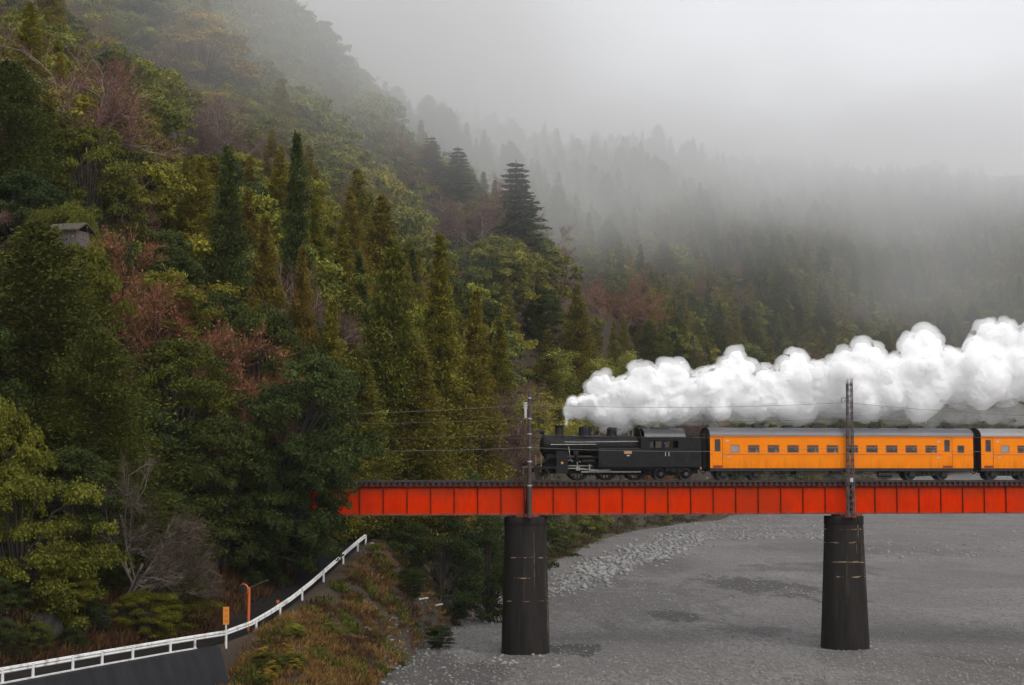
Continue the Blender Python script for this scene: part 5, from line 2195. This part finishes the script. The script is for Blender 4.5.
hero('cedar', 366, 360, 150, 'olive cedar nearest the bridge deck beside the round evergreen', 70, hmax=18, var=0)
hero('cedar', 476, 290, 190, 'slim olive cedar above the bare tree by the bridge', 55, hmax=24, var=1)
hero('cedar', 500, 320, 195, 'small pointed cedar left of the brown pole top', 50, hmax=22, var=3)
hero('cedar', 577, 284, 235, 'cedar standing clear above the yellow bamboo', 50, hmax=26, var=0)
hero('cedar', 548, 330, 225, 'olive cedar at the left of the yellow bamboo', 48, hmax=22, var=1)
hero('bare', 478, 376, 152, 'mauve bare tree with pale stems beside the brown pole', 120, hmax=14, var=2)
hero('bare', 515, 415, 158, 'low mauve bare tree right behind the brown pole', 70, hmax=11, var=0)
hero('rust_bare', 603, 256, 300, 'reddish bare tree high above the yellow bamboo', 95, hmax=17, var=1)
hero('bare', 470, 180, 380, 'pale mauve bare tree below the dark layered fir', 100, hmax=16, var=1)
hero('fir', 516, 157, 405, 'dark layered fir standing out in the mist', 62, hmax=31)
hero('fir', 431, 134, 430, 'slim misty fir on the ridge, left one of two', 34, hmax=22)
hero('fir', 458, 144, 430, 'slim misty fir on the ridge, right one of two', 36, hmax=22)
hero('yellow_broad', 205, 18, 262, 'yellowing leafy tree on the upper ridge', 110, hmax=16)
hero('bare', 205, 88, 245, 'mauve bare tree below the yellowing tree on the ridge', 110, hmax=14, var=0)
BAMB = [(545, 352, 205, 'arching yellow bamboo at the top of the bamboo grove'), (590, 385, 215, 'arching yellow bamboo just above the chimney steam'), (562, 392, 200, 'yellow bamboo between the brown pole and the steam'),
        (622, 378, 232, 'yellow bamboo behind the first steam puffs'), (655, 374, 245, 'yellow bamboo at the right end of the grove'), (535, 385, 190, 'low yellow bamboo beside the brown pole top'), (610, 352, 240, 'pale bamboo on the upper right of the grove'),
        (575, 360, 214, 'yellow bamboo in the middle of the grove'), (640, 395, 240, 'low bamboo behind the steam, right half of the grove'), (545, 420, 178, 'low yellow bamboo tuft beside the locomotive front')]
for px, yt, Y, lab in BAMB:
    hero('bamboo', px, yt, Y, lab, 55, hmin=5, hmax=12)
# dark evergreens under and behind the left span
for px, yt, Y, lab, w_ in [(395, 520, 152, 'dark evergreen under the left span beside the road end', 70), (440, 512, 158, 'dark evergreen under the left span, middle of the thicket', 80), (478, 508, 148, 'dark evergreen hiding the foot of the mauve bare tree', 60), (488, 520, 164, 'dark evergreen touching the left pier from behind', 60),
                           (372, 505, 156, 'dark evergreen at the hidden bridge end behind the guardrail tip', 60), (420, 470, 170, 'evergreen rising just over the left span deck', 70), (468, 480, 178, 'evergreen between deck and bare tree, left span', 70),
                           (530, 505, 205, 'green bush directly behind the left pier', 50)]:
    hero('dark_broad', px, yt, Y, lab, w_, hmin=4, hmax=12, sink=3.0 if px in (478, 488, 440) else 0.0)
for px, yt, Y, lab, w_ in [(553, 508, 285, 'green bush right of the left pier under the bridge', 44), (586, 507, 350, 'green bush on the far bank below the locomotive', 44), (622, 509, 432, 'low green bush at the edge of the rubble', 40), (655, 508, 475, 'smallest green bush at the rubble, farthest along the bank', 34)]:
    hero('broad', px, yt, Y, lab, w_, hmin=4, hmax=9, sink=3.0)
# ---- fill the slopes
cand = []
g = np.random.default_rng(99)
Yv = 104.0
while Yv < 1330:
    sp = 4.3 if Yv < 200 else 5.2 if Yv < 340 else 6.4 if Yv < 600 else 8.5
    n = int((1180 + 160) / F * Yv / sp)
    for k in range(n):
        u = -120 + 1300 * (k + g.uniform(-.4, .4)) / n
        Y = Yv + g.uniform(-.5, .5) * sp
        cand.append(((u - 512) / F * Y, Y, u))
    Yv += sp
cand = np.array(cand)
cd, _ = seg_dist(cand[:, 0], cand[:, 1], E)
co_, cp_ = seg_dist(cand[:, 0], cand[:, 1], GX)
cz = ground(cand[:, 0], cand[:, 1])
ok = cd > 4.0
ok &= ~((co_ < 6.2) & (cand[:, 1] < 205) & (co_ > -1))
ok &= ~((co_ <= -1) & (cand[:, 1] < 152))
# the railway's own strip
rel = (cand[:, 0] - LO.x) * LN.x + (cand[:, 1] - LO.y) * LN.y
ok &= ~(np.abs(rel) < 6.0)
# hide nothing of the bridge with filler: in front of the line only well left
ok &= ~((rel < 0) & (cand[:, 2] > 285))
cand, cz = cand[ok], cz[ok]
# drop what lies wholly below the frame, or behind the ridge and out of sight (coarse horizon test per column)
order = np.argsort(cand[:, 1])
hor = np.full(200, 1e9)
fill = []
for i in order:
    x, y, u = cand[i]
    pb = project((x, y, cz[i]))
    pt = project((x, y, cz[i] + 15))
    c = int(np.clip((u + 140) / 7, 0, 199))
    # ground horizon of nearer ground
    if pt[1] > 690 or pt[1] > hor[c] + 4:
        continue
    if pb[1] < -60:
        continue
    lo_, hi_ = max(0, c - 1), min(199, c + 1)
    hor[lo_:hi_ + 1] = np.minimum(hor[lo_:hi_ + 1], pb[1] - 3)
    if any((x - hx) ** 2 + (y - hy) ** 2 < 9 for hx, hy, *_ in HERO):
        continue
    fill.append((x, y, u, cz[i], pt[1]))


def zone(Y, u):
    if Y < 146:
        return 'near'
    if Y < 262:
        return 'behind'
    if Y < 470:
        return 'mid'
    return 'far'


LAB = {
    ('cedar_tree', 'near'): ('olive cedar in the crowded stand on the near left slope', 'cedars on the near left slope'),
    ('cedar_tree', 'behind'): ('olive cedar among the close cedars on the slope behind the bridge', 'cedars on the slope behind the bridge'),
    ('cedar_tree', 'mid'): ('small misty cedar among many on the middle ridge', 'cedars on the middle ridge'),
    ('cedar_tree', 'far'): ('tiny grey green cedar among many on the misty far slope', 'cedars on the far slope'),
    ('broadleaf_tree', 'near'): ('dark leafy tree in the thicket on the near left slope', 'leafy trees on the near left slope'),
    ('broadleaf_tree', 'behind'): ('olive leafy tree among others on the slope behind the bridge', 'leafy trees on the slope behind the bridge'),
    ('broadleaf_tree', 'mid'): ('rounded leafy tree among many on the middle ridge', 'leafy trees on the middle ridge'),
    ('broadleaf_tree', 'far'): ('small misty leafy tree among many on the far slope', 'leafy trees on the far slope'),
    ('bare_tree', 'near'): ('brown bare tree in the thicket on the near left slope', 'bare trees on the near left slope'),
    ('bare_tree', 'behind'): ('mauve bare tree among evergreens on the slope behind the bridge', 'bare trees on the slope behind the bridge'),
    ('bare_tree', 'mid'): ('mauve bare tree among the leafy trees on the middle ridge', 'bare trees on the middle ridge'),
    ('bare_tree', 'far'): ('faint reddish bare tree among the misty far trees', 'bare trees on the far slope'),
}
count = {}
LIMIT = {'cedar_tree': 235, 'broadleaf_tree': 225, 'bare_tree': 120}
rest = []
fr_ = random.Random(17)
for x, y, u, zg, yt in fill:
    zn = zone(y, u)
    nz = mnoise.noise(Vector((x * .028, y * .028, 3.1)))
    r = fr_.random()
    if zn == 'near':
        kind = 'dark_broad' if r < .42 else 'bushy_cedar' if r < .6 else 'near_broad' if r < .82 else 'rust_bare' if r < .92 else 'bare'
        h = fr_.uniform(6, 11)
    elif zn == 'behind':
        if u > 320:
            kind = 'cedar' if r < .42 else 'dark_cedar' if r < .62 else 'broad' if r < .86 else 'brown_cedar' if r < .90 else 'bare'
        else:
            kind = ('broad' if r < .5 else 'bare' if r < .74 else 'cedar' if r < .86 else 'dark_broad') if nz > -.1 else ('cedar' if r < .5 else 'brown_cedar' if r < .54 else 'broad' if r < .85 else 'bare')
        h = fr_.uniform(13, 19) if 'cedar' in kind else fr_.uniform(8, 12)
    elif zn == 'mid':
        if u < 420:
            kind = 'broad' if r < .58 else 'bare' if r < .78 else 'yellow_broad' if r < .82 else 'dark_broad' if r < .92 else 'cedar'
        else:
            kind = 'cedar' if r < .42 else 'broad' if r < .78 else 'bare' if r < .9 else 'dark_broad'
        h = fr_.uniform(13, 19) if 'cedar' in kind else fr_.uniform(8, 13)
    else:
        kind = ('cedar' if r < .34 else 'dark_cedar' if r < .46 else 'bushy_cedar' if r < .62 else 'broad' if r < .92 else 'bare') if nz > -.15 else ('cedar' if r < .22 else 'bushy_cedar' if r < .34 else 'broad' if r < .76 else 'rust_bare' if r < .90 else 'bare')
        h = fr_.uniform(14, 22) if 'cedar' in kind else fr_.uniform(9, 14)
    nm = NAMES[kind]
    # keep the singled-out trees clear of the crowd in front of them
    bad = False
    for hx, hy, hpx, hyt, hY, hw_ in HERO:
        if y < hY + 1.0 and abs(u - hpx) < hw_ * .5 + 9:
            px_t, py_t, _d = project((x, y, zg + h))
            if py_t < hyt + 62:
                zmax_ = at(u, hyt + 66, y).z - zg
                if zmax_ < 2.5:
                    bad = True
                    break
                h = min(h, zmax_)
    if bad:
        continue
    if count.get(nm, 0) >= LIMIT[nm]:
        rest.append((x, y, zg, kind, h))
        continue
    count[nm] = count.get(nm, 0) + 1
    lab, grp = LAB[(nm, zn)]
    plant(kind, x, y, h, lab, grp, fr_.uniform(.9, 1.25), z=zg)

# everything farther reads as one mass: one object, its trees scattered by geometry nodes
far_col = bpy.data.collections.new('far_tree_kinds')
far_kinds = ['dark_cedar', 'cedar', 'broad', 'bare', 'rust_bare', 'dark_broad', 'bushy_cedar', 'brown_cedar', 'yellow_broad']
slot = {}
i = 0
FAR = []
for kd in far_kinds:
    for v, (tm, cm, h0_, fol) in enumerate(PROTO[kd][:3]):
        bm = bmesh.new()
        bm.from_mesh(tm)
        me = bpy.data.meshes.new('far_tree')
        V = np.empty(len(cm.vertices) * 3, np.float32)
        cm.vertices.foreach_get('co', V)
        V = V.reshape(-1, 3)
        T = np.empty(len(V), np.float32)
        cm.attributes['tint'].data.foreach_get('value', T)
        nq = len(V) // 4
        keep = np.random.default_rng(i).permutation(nq)[:max(int(nq * .6), 10)]
        Vk = V.reshape(nq, 4, 3)[keep]
        cen = Vk.mean(1, keepdims=True)
        Vk = (cen + (Vk - cen) * 1.35).reshape(-1, 3)
        Tk = T.reshape(nq, 4)[keep].ravel()
        me = np_mesh('far_tree', Vk, np.arange(len(Vk)).reshape(-1, 4), M[fol], Tk)
        bm.free()
        o = bpy.data.objects.new('far_tree_%02d' % i, me)
        far_col.objects.link(o)
        slot.setdefault(kd, []).append((i, h0_))
        i += 1
if rest:
    V = np.array([(x, y, z - .3) for x, y, z, k_, h in rest])
    me = bpy.data.meshes.new('distant_forest')
    me.from_pydata([tuple(v) for v in V], [], [])
    ai = me.attributes.new('idx', 'FLOAT', 'POINT')
    asx = me.attributes.new('scl', 'FLOAT', 'POINT')
    ar = me.attributes.new('rot', 'FLOAT', 'POINT')
    for j, (x, y, z, k_, h) in enumerate(rest):
        ii, h0_ = fr_.choice(slot[k_])
        ai.data[j].value = ii
        asx.data[j].value = h / h0_ * fr_.uniform(1.0, 1.3)
        ar.data[j].value = fr_.uniform(0, 6.28)
    fo = obj('distant_forest', me)
    tag(fo, 'dense misty forest covering the far slopes', 'forest', kind='stuff')
    ng = bpy.data.node_groups.new('forest_scatter', 'GeometryNodeTree')
    ng.interface.new_socket('Geometry', in_out='INPUT', socket_type='NodeSocketGeometry')
    ng.interface.new_socket('Geometry', in_out='OUTPUT', socket_type='NodeSocketGeometry')
    gi, go = ng.nodes.new('NodeGroupInput'), ng.nodes.new('NodeGroupOutput')
    ci = ng.nodes.new('GeometryNodeCollectionInfo')
    ci.inputs['Collection'].default_value = far_col
    ci.inputs['Separate Children'].default_value = True
    ci.inputs['Reset Children'].default_value = True
    ip = ng.nodes.new('GeometryNodeInstanceOnPoints')
    ip.inputs['Pick Instance'].default_value = True

    def named(n, ty):
        a = ng.nodes.new('GeometryNodeInputNamedAttribute')
        a.data_type = ty
        a.inputs['Name'].default_value = n
        return [s for s in a.outputs if s.enabled and s.name == 'Attribute'][0]
    ng.links.new(gi.outputs[0], ip.inputs['Points'])
    ng.links.new(ci.outputs[0], ip.inputs['Instance'])
    ng.links.new(named('idx', 'FLOAT'), ip.inputs['Instance Index'])
    ng.links.new(named('scl', 'FLOAT'), ip.inputs['Scale'])
    cx_ = ng.nodes.new('ShaderNodeCombineXYZ')
    ng.links.new(named('rot', 'FLOAT'), cx_.inputs[2])
    ng.links.new(cx_.outputs[0], ip.inputs['Rotation'])
    ng.links.new(ip.outputs[0], go.inputs[0])
    md = fo.modifiers.new('scatter', 'NODES')
    md.node_group = ng
print('TREES', count, 'rest', len(rest), 'heroes', len(HERO))

# ------------------------------------------------------------------ plank hut on the near slope
hp = at(69, 240, 131)
hut = empty('plank_hut', hp, R(-18))
tag(hut, 'small grey plank hut with a mossy roof among the left trees', 'hut')
mb = MB()
for k in range(9):
    x = -1.0 + k * .235
    mb.box(x, x + .22, -.9, -.86, -3.0, .55)
    mb.box(x, x + .22, .86, .9, -3.0, .55)
mb.box(-1.0, -.96, -.86, .86, -3.0, .55)
mb.box(1.06, 1.10, -.86, .86, -3.0, .55)
mb.build('plank_wall', M['planks'], hut)
mb = MB()
mb.prism([(-1.15, .50), (0, 1.05), (1.15, .50), (1.15, .60), (0, 1.17), (-1.15, .60)], -1.3, 1.4, 'x').build('roof', M['hut_roof'], hut)

# ------------------------------------------------------------------ river stones
def stones():
    g = np.random.default_rng(5)
    ico = bmesh.new()
    bmesh.ops.create_icosphere(ico, subdivisions=1, radius=1)
    bv = np.array([v.co[:] for v in ico.verts])
    bf = np.array([[v.index for v in f.verts] for f in ico.faces])
    ico.free()
    # a coarse pebble for the small ones
    pv_ = np.array([(1, 0, 0), (-.9, .1, 0), (.1, 1, 0), (0, -.95, .1), (0, .1, 1), (.1, 0, -.9)])
    pf_ = np.array([(0, 2, 4), (2, 1, 4), (1, 3, 4), (3, 0, 4), (2, 0, 5), (1, 2, 5), (3, 1, 5), (0, 3, 5)])
    spots = []
    def reg(n, u0, u1, y0, y1, s0, s1):
        for _ in range(n):
            spots.append((g.uniform(u0, u1), g.uniform(y0, y1), g.uniform(s0, s1) ** 1.0))
    # a long spread of rubble, denser in the middle
    for _ in range(1050):
        t = g.random()
        u = 585 + t * 115 + g.normal() * 12
        y = 573 - t * 40 + g.normal() * 6.5
        spots.append((u, y, g.uniform(.16, .55)))
    for _ in range(260):
        t = g.random()
        spots.append((548 + t * 40 + g.normal() * 8, 592 - t * 20 + g.normal() * 5, g.uniform(.10, .34)))
    reg(700, 690, 830, 516, 540, .12, .5)
    reg(320, 860, 1030, 517, 560, .10, .42)
    reg(120, 480, 520, 580, 625, .08, .25)
    reg(160, 395, 460, 610, 665, .05, .16)
    reg(500, 480, 1030, 560, 690, .03, .10)
    reg(130, 365, 400, 630, 684, .06, .22)
    reg(13000, 400, 1030, 522, 690, .035, .15)
    reg(500, 560, 900, 545, 600, .06, .2)
    reg(26, 492, 558, 655, 668, .08, .26)
    reg(22, 812, 878, 643, 654, .08, .24)
    Vs, Fs = [], []
    o = 0
    for u, y, s in spots:
        y = max(y, 515.5)
        d = ray(u, y)
        # meet the bed
        t = -ZC / d[2]
        X, Y = d[0] * t, d[1] * t
        z = float(surf(X, Y)[0])
        sc = np.array([s, s * g.uniform(.6, 1.2), s * g.uniform(.4, .75)])
        cv, cf = (bv, bf) if s > .16 else (pv_, pf_)
        v = cv * (1 + g.uniform(-.22, .22, size=(len(cv), 1))) * sc
        a = g.uniform(0, 6.28)
        rot = np.array([[math.cos(a), -math.sin(a), 0], [math.sin(a), math.cos(a), 0], [0, 0, 1]])
        v = v @ rot.T + np.array([X, Y, z + s * .12])
        Vs.append(v)
        Fs.append(cf + o)
        o += len(cv)
    me = np_mesh('rubble', np.concatenate(Vs), np.concatenate(Fs), M['stone'])
    tag(obj('rubble', me), 'pale grey stones strewn over the gravel riverbed', 'stones', kind='stuff')


stones()
for px0, py0, px1, py1, lab in ((442, 627.5, 436, 631, 'bleached driftwood log at the bank edge, right one of two'), (427, 632, 421, 637, 'bleached driftwood log at the bank edge, left one of two')):
    d0 = ray(px1, py1)
    t = -ZC / d0[2]
    c = Vector((d0[0] * t, d0[1] * t, .2))
    c.z = ground1(c.x, c.y) + .16
    root = empty('driftwood_log', c, R(25))
    mb = MB()
    mb.tube([(-.55, 0, 0), (0, .05, .06), (.6, 0, .15)], [.07, .085, .05], 8).build('log', M['wood_pale'], root, smooth=True)
    tag(root, lab, 'driftwood')

# ------------------------------------------------------------------ bank: dry grass, bracken, low bushes
def tufts(name, n, mat, pick, hgt, wid, per, label, spread=.25):
    g = np.random.default_rng(hash(name) % 1000)
    Cs, Ds, Ls, Ts = [], [], [], []
    xy = np.array([pick(g) for _ in range(n)])
    zs_ = surf(xy[:, 0], xy[:, 1])
    for (x, y), z in zip(xy, zs_):
        h = hgt * g.uniform(.5, 1.3)
        m_ = per
        d = g.normal(size=(m_, 3)) * np.array([.55, .55, .15]) + np.array([.12, 0, 1.0])
        d /= np.linalg.norm(d, axis=1)[:, None]
        L = h * g.uniform(.6, 1.15, m_)
        b_ = np.array([x, y, z - .05]) + g.normal(size=(m_, 3)) * np.array([spread, spread, 0.02])
        Cs.append(b_ + d * (L / 2)[:, None])
        Ds.append(d)
        Ls.append(L)
        Ts.append(np.clip(.4 + g.normal() * .16 + g.normal(size=m_) * .12, 0, 1))
    C, D, L, T = np.concatenate(Cs), np.concatenate(Ds), np.concatenate(Ls), np.concatenate(Ts)
    V, Q = leaves_np(C, D, L, np.full(len(L), wid), g)
    o = obj(name, np_mesh(name, V, Q, mat, np.repeat(T, 4)))
    tag(o, label, name.replace('_', ' '), kind='stuff')
    return o


def on_bank(g, pmin, pmax, omin, omax):
    while True:
        par = g.uniform(pmin, pmax)
        i = min(int(par), len(GX) - 2)
        t = par - i
        a = GX[i] * (1 - t) + GX[i + 1] * t
        b = GX[i + 1] - GX[i]
        nrm = np.array([b[1], -b[0]]) / np.hypot(b[0], b[1])
        o = g.uniform(omin, omax)
        x, y = a[0] + nrm[0] * o, a[1] + nrm[1] * o
        d, _ = seg_dist(np.array([x]), np.array([y]), E)
        if d[0] > .2:
            return x, y


def clumpy(pmin, pmax, omin, omax, seed, thr, sc=.45):
    def f(g):
        for _ in range(60):
            x, y = on_bank(g, pmin, pmax, omin, omax)
            if mnoise.noise(Vector((x * sc, y * sc, seed))) > thr:
                break
        return x, y
    return f


tufts('dry_grass', 1000, M['dry_grass'], clumpy(5.3, 13.9, .8, 11, 2.0, .06), .42, .045, 34, 'straw coloured dry grass on the bank below the guardrail')
tufts('straw_grass', 420, M['dry_grass'], lambda g: on_bank(g, 5.5, 8.6, .5, 6.5), .5, .05, 30, 'straw coloured grass beside the end of the dark wall')
tufts('dry_bracken', 850, M['rust_grass'], clumpy(5.2, 14.5, .8, 13, 7.0, -.05), .38, .055, 30, 'rusty brown dead bracken on the bank below the guardrail', .3)
tufts('green_fern', 420, M['fern'], clumpy(5.3, 13.0, .8, 9, 11.0, .20), .42, .10, 34, 'green fern patches among the dead bracken on the bank', .28)


def far_bank(g):
    while True:
        i = g.integers(6, 12)
        t = g.random()
        a = E[i] * (1 - t) + E[i + 1] * t
        b = E[i + 1] - E[i]
        nrm = np.array([-b[1], b[0]]) / np.hypot(b[0], b[1])
        o = .8 + abs(g.normal()) * 9
        return a[0] + nrm[0] * o, a[1] + nrm[1] * o


tufts('bank_scrub', 1900, M['scrub'], far_bank, 1.3, .13, 30, 'brown green scrub along the far edge of the riverbed', .6)


def uphill(g):
    par = g.uniform(.6, 13.4)
    i = int(par)
    t = par - i
    a = GX[i] * (1 - t) + GX[i + 1] * t
    b = GX[i + 1] - GX[i]
    nrm = np.array([-b[1], b[0]]) / np.hypot(b[0], b[1])
    o = 3.0 + abs(g.normal()) * 3.0
    return a[0] + nrm[0] * o, a[1] + nrm[1] * o


tufts('undergrowth', 1500, M['rust_grass'], uphill, .8, .07, 26, 'dark brown undergrowth at the foot of the slope above the road', .4)
# rocks of the cut above the road
for k, (par, off, s, lab) in enumerate([(3.3, 5.2, .8, 'mossy grey boulder in the road cutting, nearest the left edge'), (4.4, 5.3, 1.0, 'largest mossy grey boulder in the road cutting behind the guardrail'), (5.3, 5.4, .75, 'mossy grey boulder in the road cutting left of the orange sign')]):
    i = int(par)
    t = par - i
    a = GX[i] * (1 - t) + GX[i + 1] * t
    b = GX[i + 1] - GX[i]
    nrm = np.array([-b[1], b[0]]) / np.hypot(b[0], b[1])
    x, y = a[0] + nrm[0] * off, a[1] + nrm[1] * off
    bm = bmesh.new()
    bmesh.ops.create_icosphere(bm, subdivisions=3, radius=s)
    for v in bm.verts:
        n_ = mnoise.noise(v.co * 1.3 + Vector((k * 5, 0, 0)))
        v.co *= 1 + .35 * n_
        v.co.z *= .9
    me = bpy.data.meshes.new('boulder')
    bm.to_mesh(me)
    bm.free()
    me.materials.append(M['dark_rock'])
    o = obj('boulder', me)
    o.location = (x, y, ground1(x, y) + s * .3)
    tag(o, lab, 'boulder')
# shrubs along the foot of the slope, above the road
sg_ = random.Random(23)
for k in range(46):
    par = 0.6 + 12.9 * (k + sg_.random() * .6) / 46
    i = int(par)
    t = par - i
    a = GX[i] * (1 - t) + GX[i + 1] * t
    b = GX[i + 1] - GX[i]
    nrm = np.array([-b[1], b[0]]) / np.hypot(b[0], b[1])
    off = sg_.uniform(3.5, 7.5)
    x, y = a[0] + nrm[0] * off, a[1] + nrm[1] * off
    plant('dark_broad' if k % 3 else 'near_broad', x, y, sg_.uniform(1.6, 3.4), 'dark shrub in the tangle at the foot of the slope above the road', 'shrubs at the foot of the slope', 1.3, name='shrub')
for k in range(9):
    par, off = 5.75 + .13 * k, sg_.uniform(1.8, 3.8)
    i = int(par)
    t = par - i
    a = GX[i] * (1 - t) + GX[i + 1] * t
    b = GX[i + 1] - GX[i]
    nrm = np.array([b[1], -b[0]]) / np.hypot(b[0], b[1])
    x, y = a[0] + nrm[0] * off, a[1] + nrm[1] * off
    plant('yellow_broad' if k % 3 else 'near_broad', x, y, sg_.uniform(.7, 1.3), 'low scrubby shrub in the clump at the end of the dark wall', 'shrubs at the end of the dark wall', 1.5, name='shrub')
# low shrubs on the bank
for k, (par, off, h, kind, lab) in enumerate([(7.4, 2.2, 1.1, 'broad', 'small green shrub just below the guardrail bend'), (8.6, 3.2, 1.2, 'broad', 'small green shrub half way down the bank'), (10.5, 5.5, 1.0, 'broad', 'small green shrub low on the rusty bank'),
                                             (6.6, 3.5, 1.0, 'broad', 'small green shrub beside the end of the dark wall'), (12.2, 6.5, 1.8, 'dark_broad', 'dark shrub at the bank foot before the left pier'), (12.9, 3.5, 2.2, 'dark_broad', 'dark shrub under the bridge beside the guardrail tip')]):
    i = int(par)
    t = par - i
    a = GX[i] * (1 - t) + GX[i + 1] * t
    b = GX[i + 1] - GX[i]
    nrm = np.array([b[1], -b[0]]) / np.hypot(b[0], b[1])
    x, y = a[0] + nrm[0] * off, a[1] + nrm[1] * off
    plant(kind, x, y, h, lab, None, 1.5, name='shrub')

# ------------------------------------------------------------------ air: thin haze everywhere, a bank of cloud on the far slopes
def volume_box(name, x0, x1, y0, y1, z0, z1, mat):
    mb = MB()
    mb.box(x0, x1, y0, y1, z0, z1)
    return mb.build(name, mat)


mh_, t, out = new_mat('haze_air')
pv = t.nodes.new("ShaderNodeVolumePrincipled")
pv.inputs["Color"].default_value = (.95, .96, 1.0, 1)
pv.inputs["Density"].default_value = 0.00004
t.links.new(pv.outputs[0], out.inputs["Volume"])
zmax = float(ZZ.max())
tag(volume_box('haze', -700, 1300, -60, 1620, -3, zmax + 40, mh_), 'thin pale haze filling the valley', 'haze', kind='stuff')

mf_, t, out = new_mat('fog_bank')
pv = t.nodes.new("ShaderNodeVolumePrincipled")
pv.inputs["Color"].default_value = (.998, .998, 1.0, 1)
pv.inputs["Anisotropy"].default_value = .75
geo = t.nodes.new("ShaderNodeNewGeometry")
sep = t.nodes.new("ShaderNodeSeparateXYZ")
t.links.new(geo.outputs["Position"], sep.inputs[0])
nz_ = t.nodes.new("ShaderNodeTexNoise")
nz_.inputs["Scale"].default_value = .011
nz_.inputs["Detail"].default_value = 2.5
nz_.inputs["Roughness"].default_value = .5
mp = t.nodes.new("ShaderNodeMapping")
mp.inputs["Scale"].default_value = (1, .6, 1.5)
t.links.new(geo.outputs["Position"], mp.inputs[0])
t.links.new(mp.outputs[0], nz_.inputs["Vector"])
wv_ = mathn(t, 'MULTIPLY', mathn(t, 'SUBTRACT', nz_.outputs["Fac"], .5), 170.0)
zz = mathn(t, 'ADD', sep.outputs[2], wv_)


def rampn(v, a, b, lo=0.0, hi=1.0, smooth=True):
    m_ = t.nodes.new("ShaderNodeMapRange")
    m_.interpolation_type = 'SMOOTHSTEP' if smooth else 'LINEAR'
    t.links.new(v, m_.inputs[0])
    m_.inputs[1].default_value = a
    m_.inputs[2].default_value = b
    m_.inputs[3].default_value = lo
    m_.inputs[4].default_value = hi
    return m_.outputs[0]


zt_ = mathn(t, 'SUBTRACT', zz, mathn(t, 'MULTIPLY', mathn(t, 'MAXIMUM', mathn(t, 'SUBTRACT', sep.outputs[1], 480.0), 0.0), .16))
main_ = mathn(t, 'MULTIPLY', mathn(t, 'POWER', rampn(zt_, 44, 125), 1.4), rampn(sep.outputs[1], 390, 540))
main_ = mathn(t, 'MULTIPLY', mathn(t, 'MULTIPLY', main_, rampn(zt_, 78, 142, 1.0, 0.03)), .0082)
thin_ = mathn(t, 'MULTIPLY', rampn(sep.outputs[1], 380, 800), mathn(t, 'ADD', mathn(t, 'MULTIPLY', rampn(zt_, -10, 70), .0006), .00014))
patch = mathn(t, 'MULTIPLY', rampn(nz_.outputs["Fac"], .42, .68), rampn(sep.outputs[2], 32, 90))
patch = mathn(t, 'MULTIPLY', mathn(t, 'MULTIPLY', patch, rampn(sep.outputs[1], 150, 270)), mathn(t, 'MULTIPLY', rampn(sep.outputs[0], -20, 40, 1.0, 0.0), .0085))
dn = mathn(t, 'ADD', mathn(t, 'ADD', main_, thin_), patch)
t.links.new(dn, pv.inputs["Density"])
t.links.new(pv.outputs[0], out.inputs["Volume"])
mf_.cycles.volume_sampling = 'MULTIPLE_IMPORTANCE'
fogb = volume_box('fog_bank', -420, 900, 148, 1550, 4, zmax + 30, mf_)
tag(fogb, 'white fog bank hanging over the far slope and hiding its top', 'fog', kind='stuff')
try:
    mf_.cycles.volume_step_rate = 0.5
except Exception:
    pass
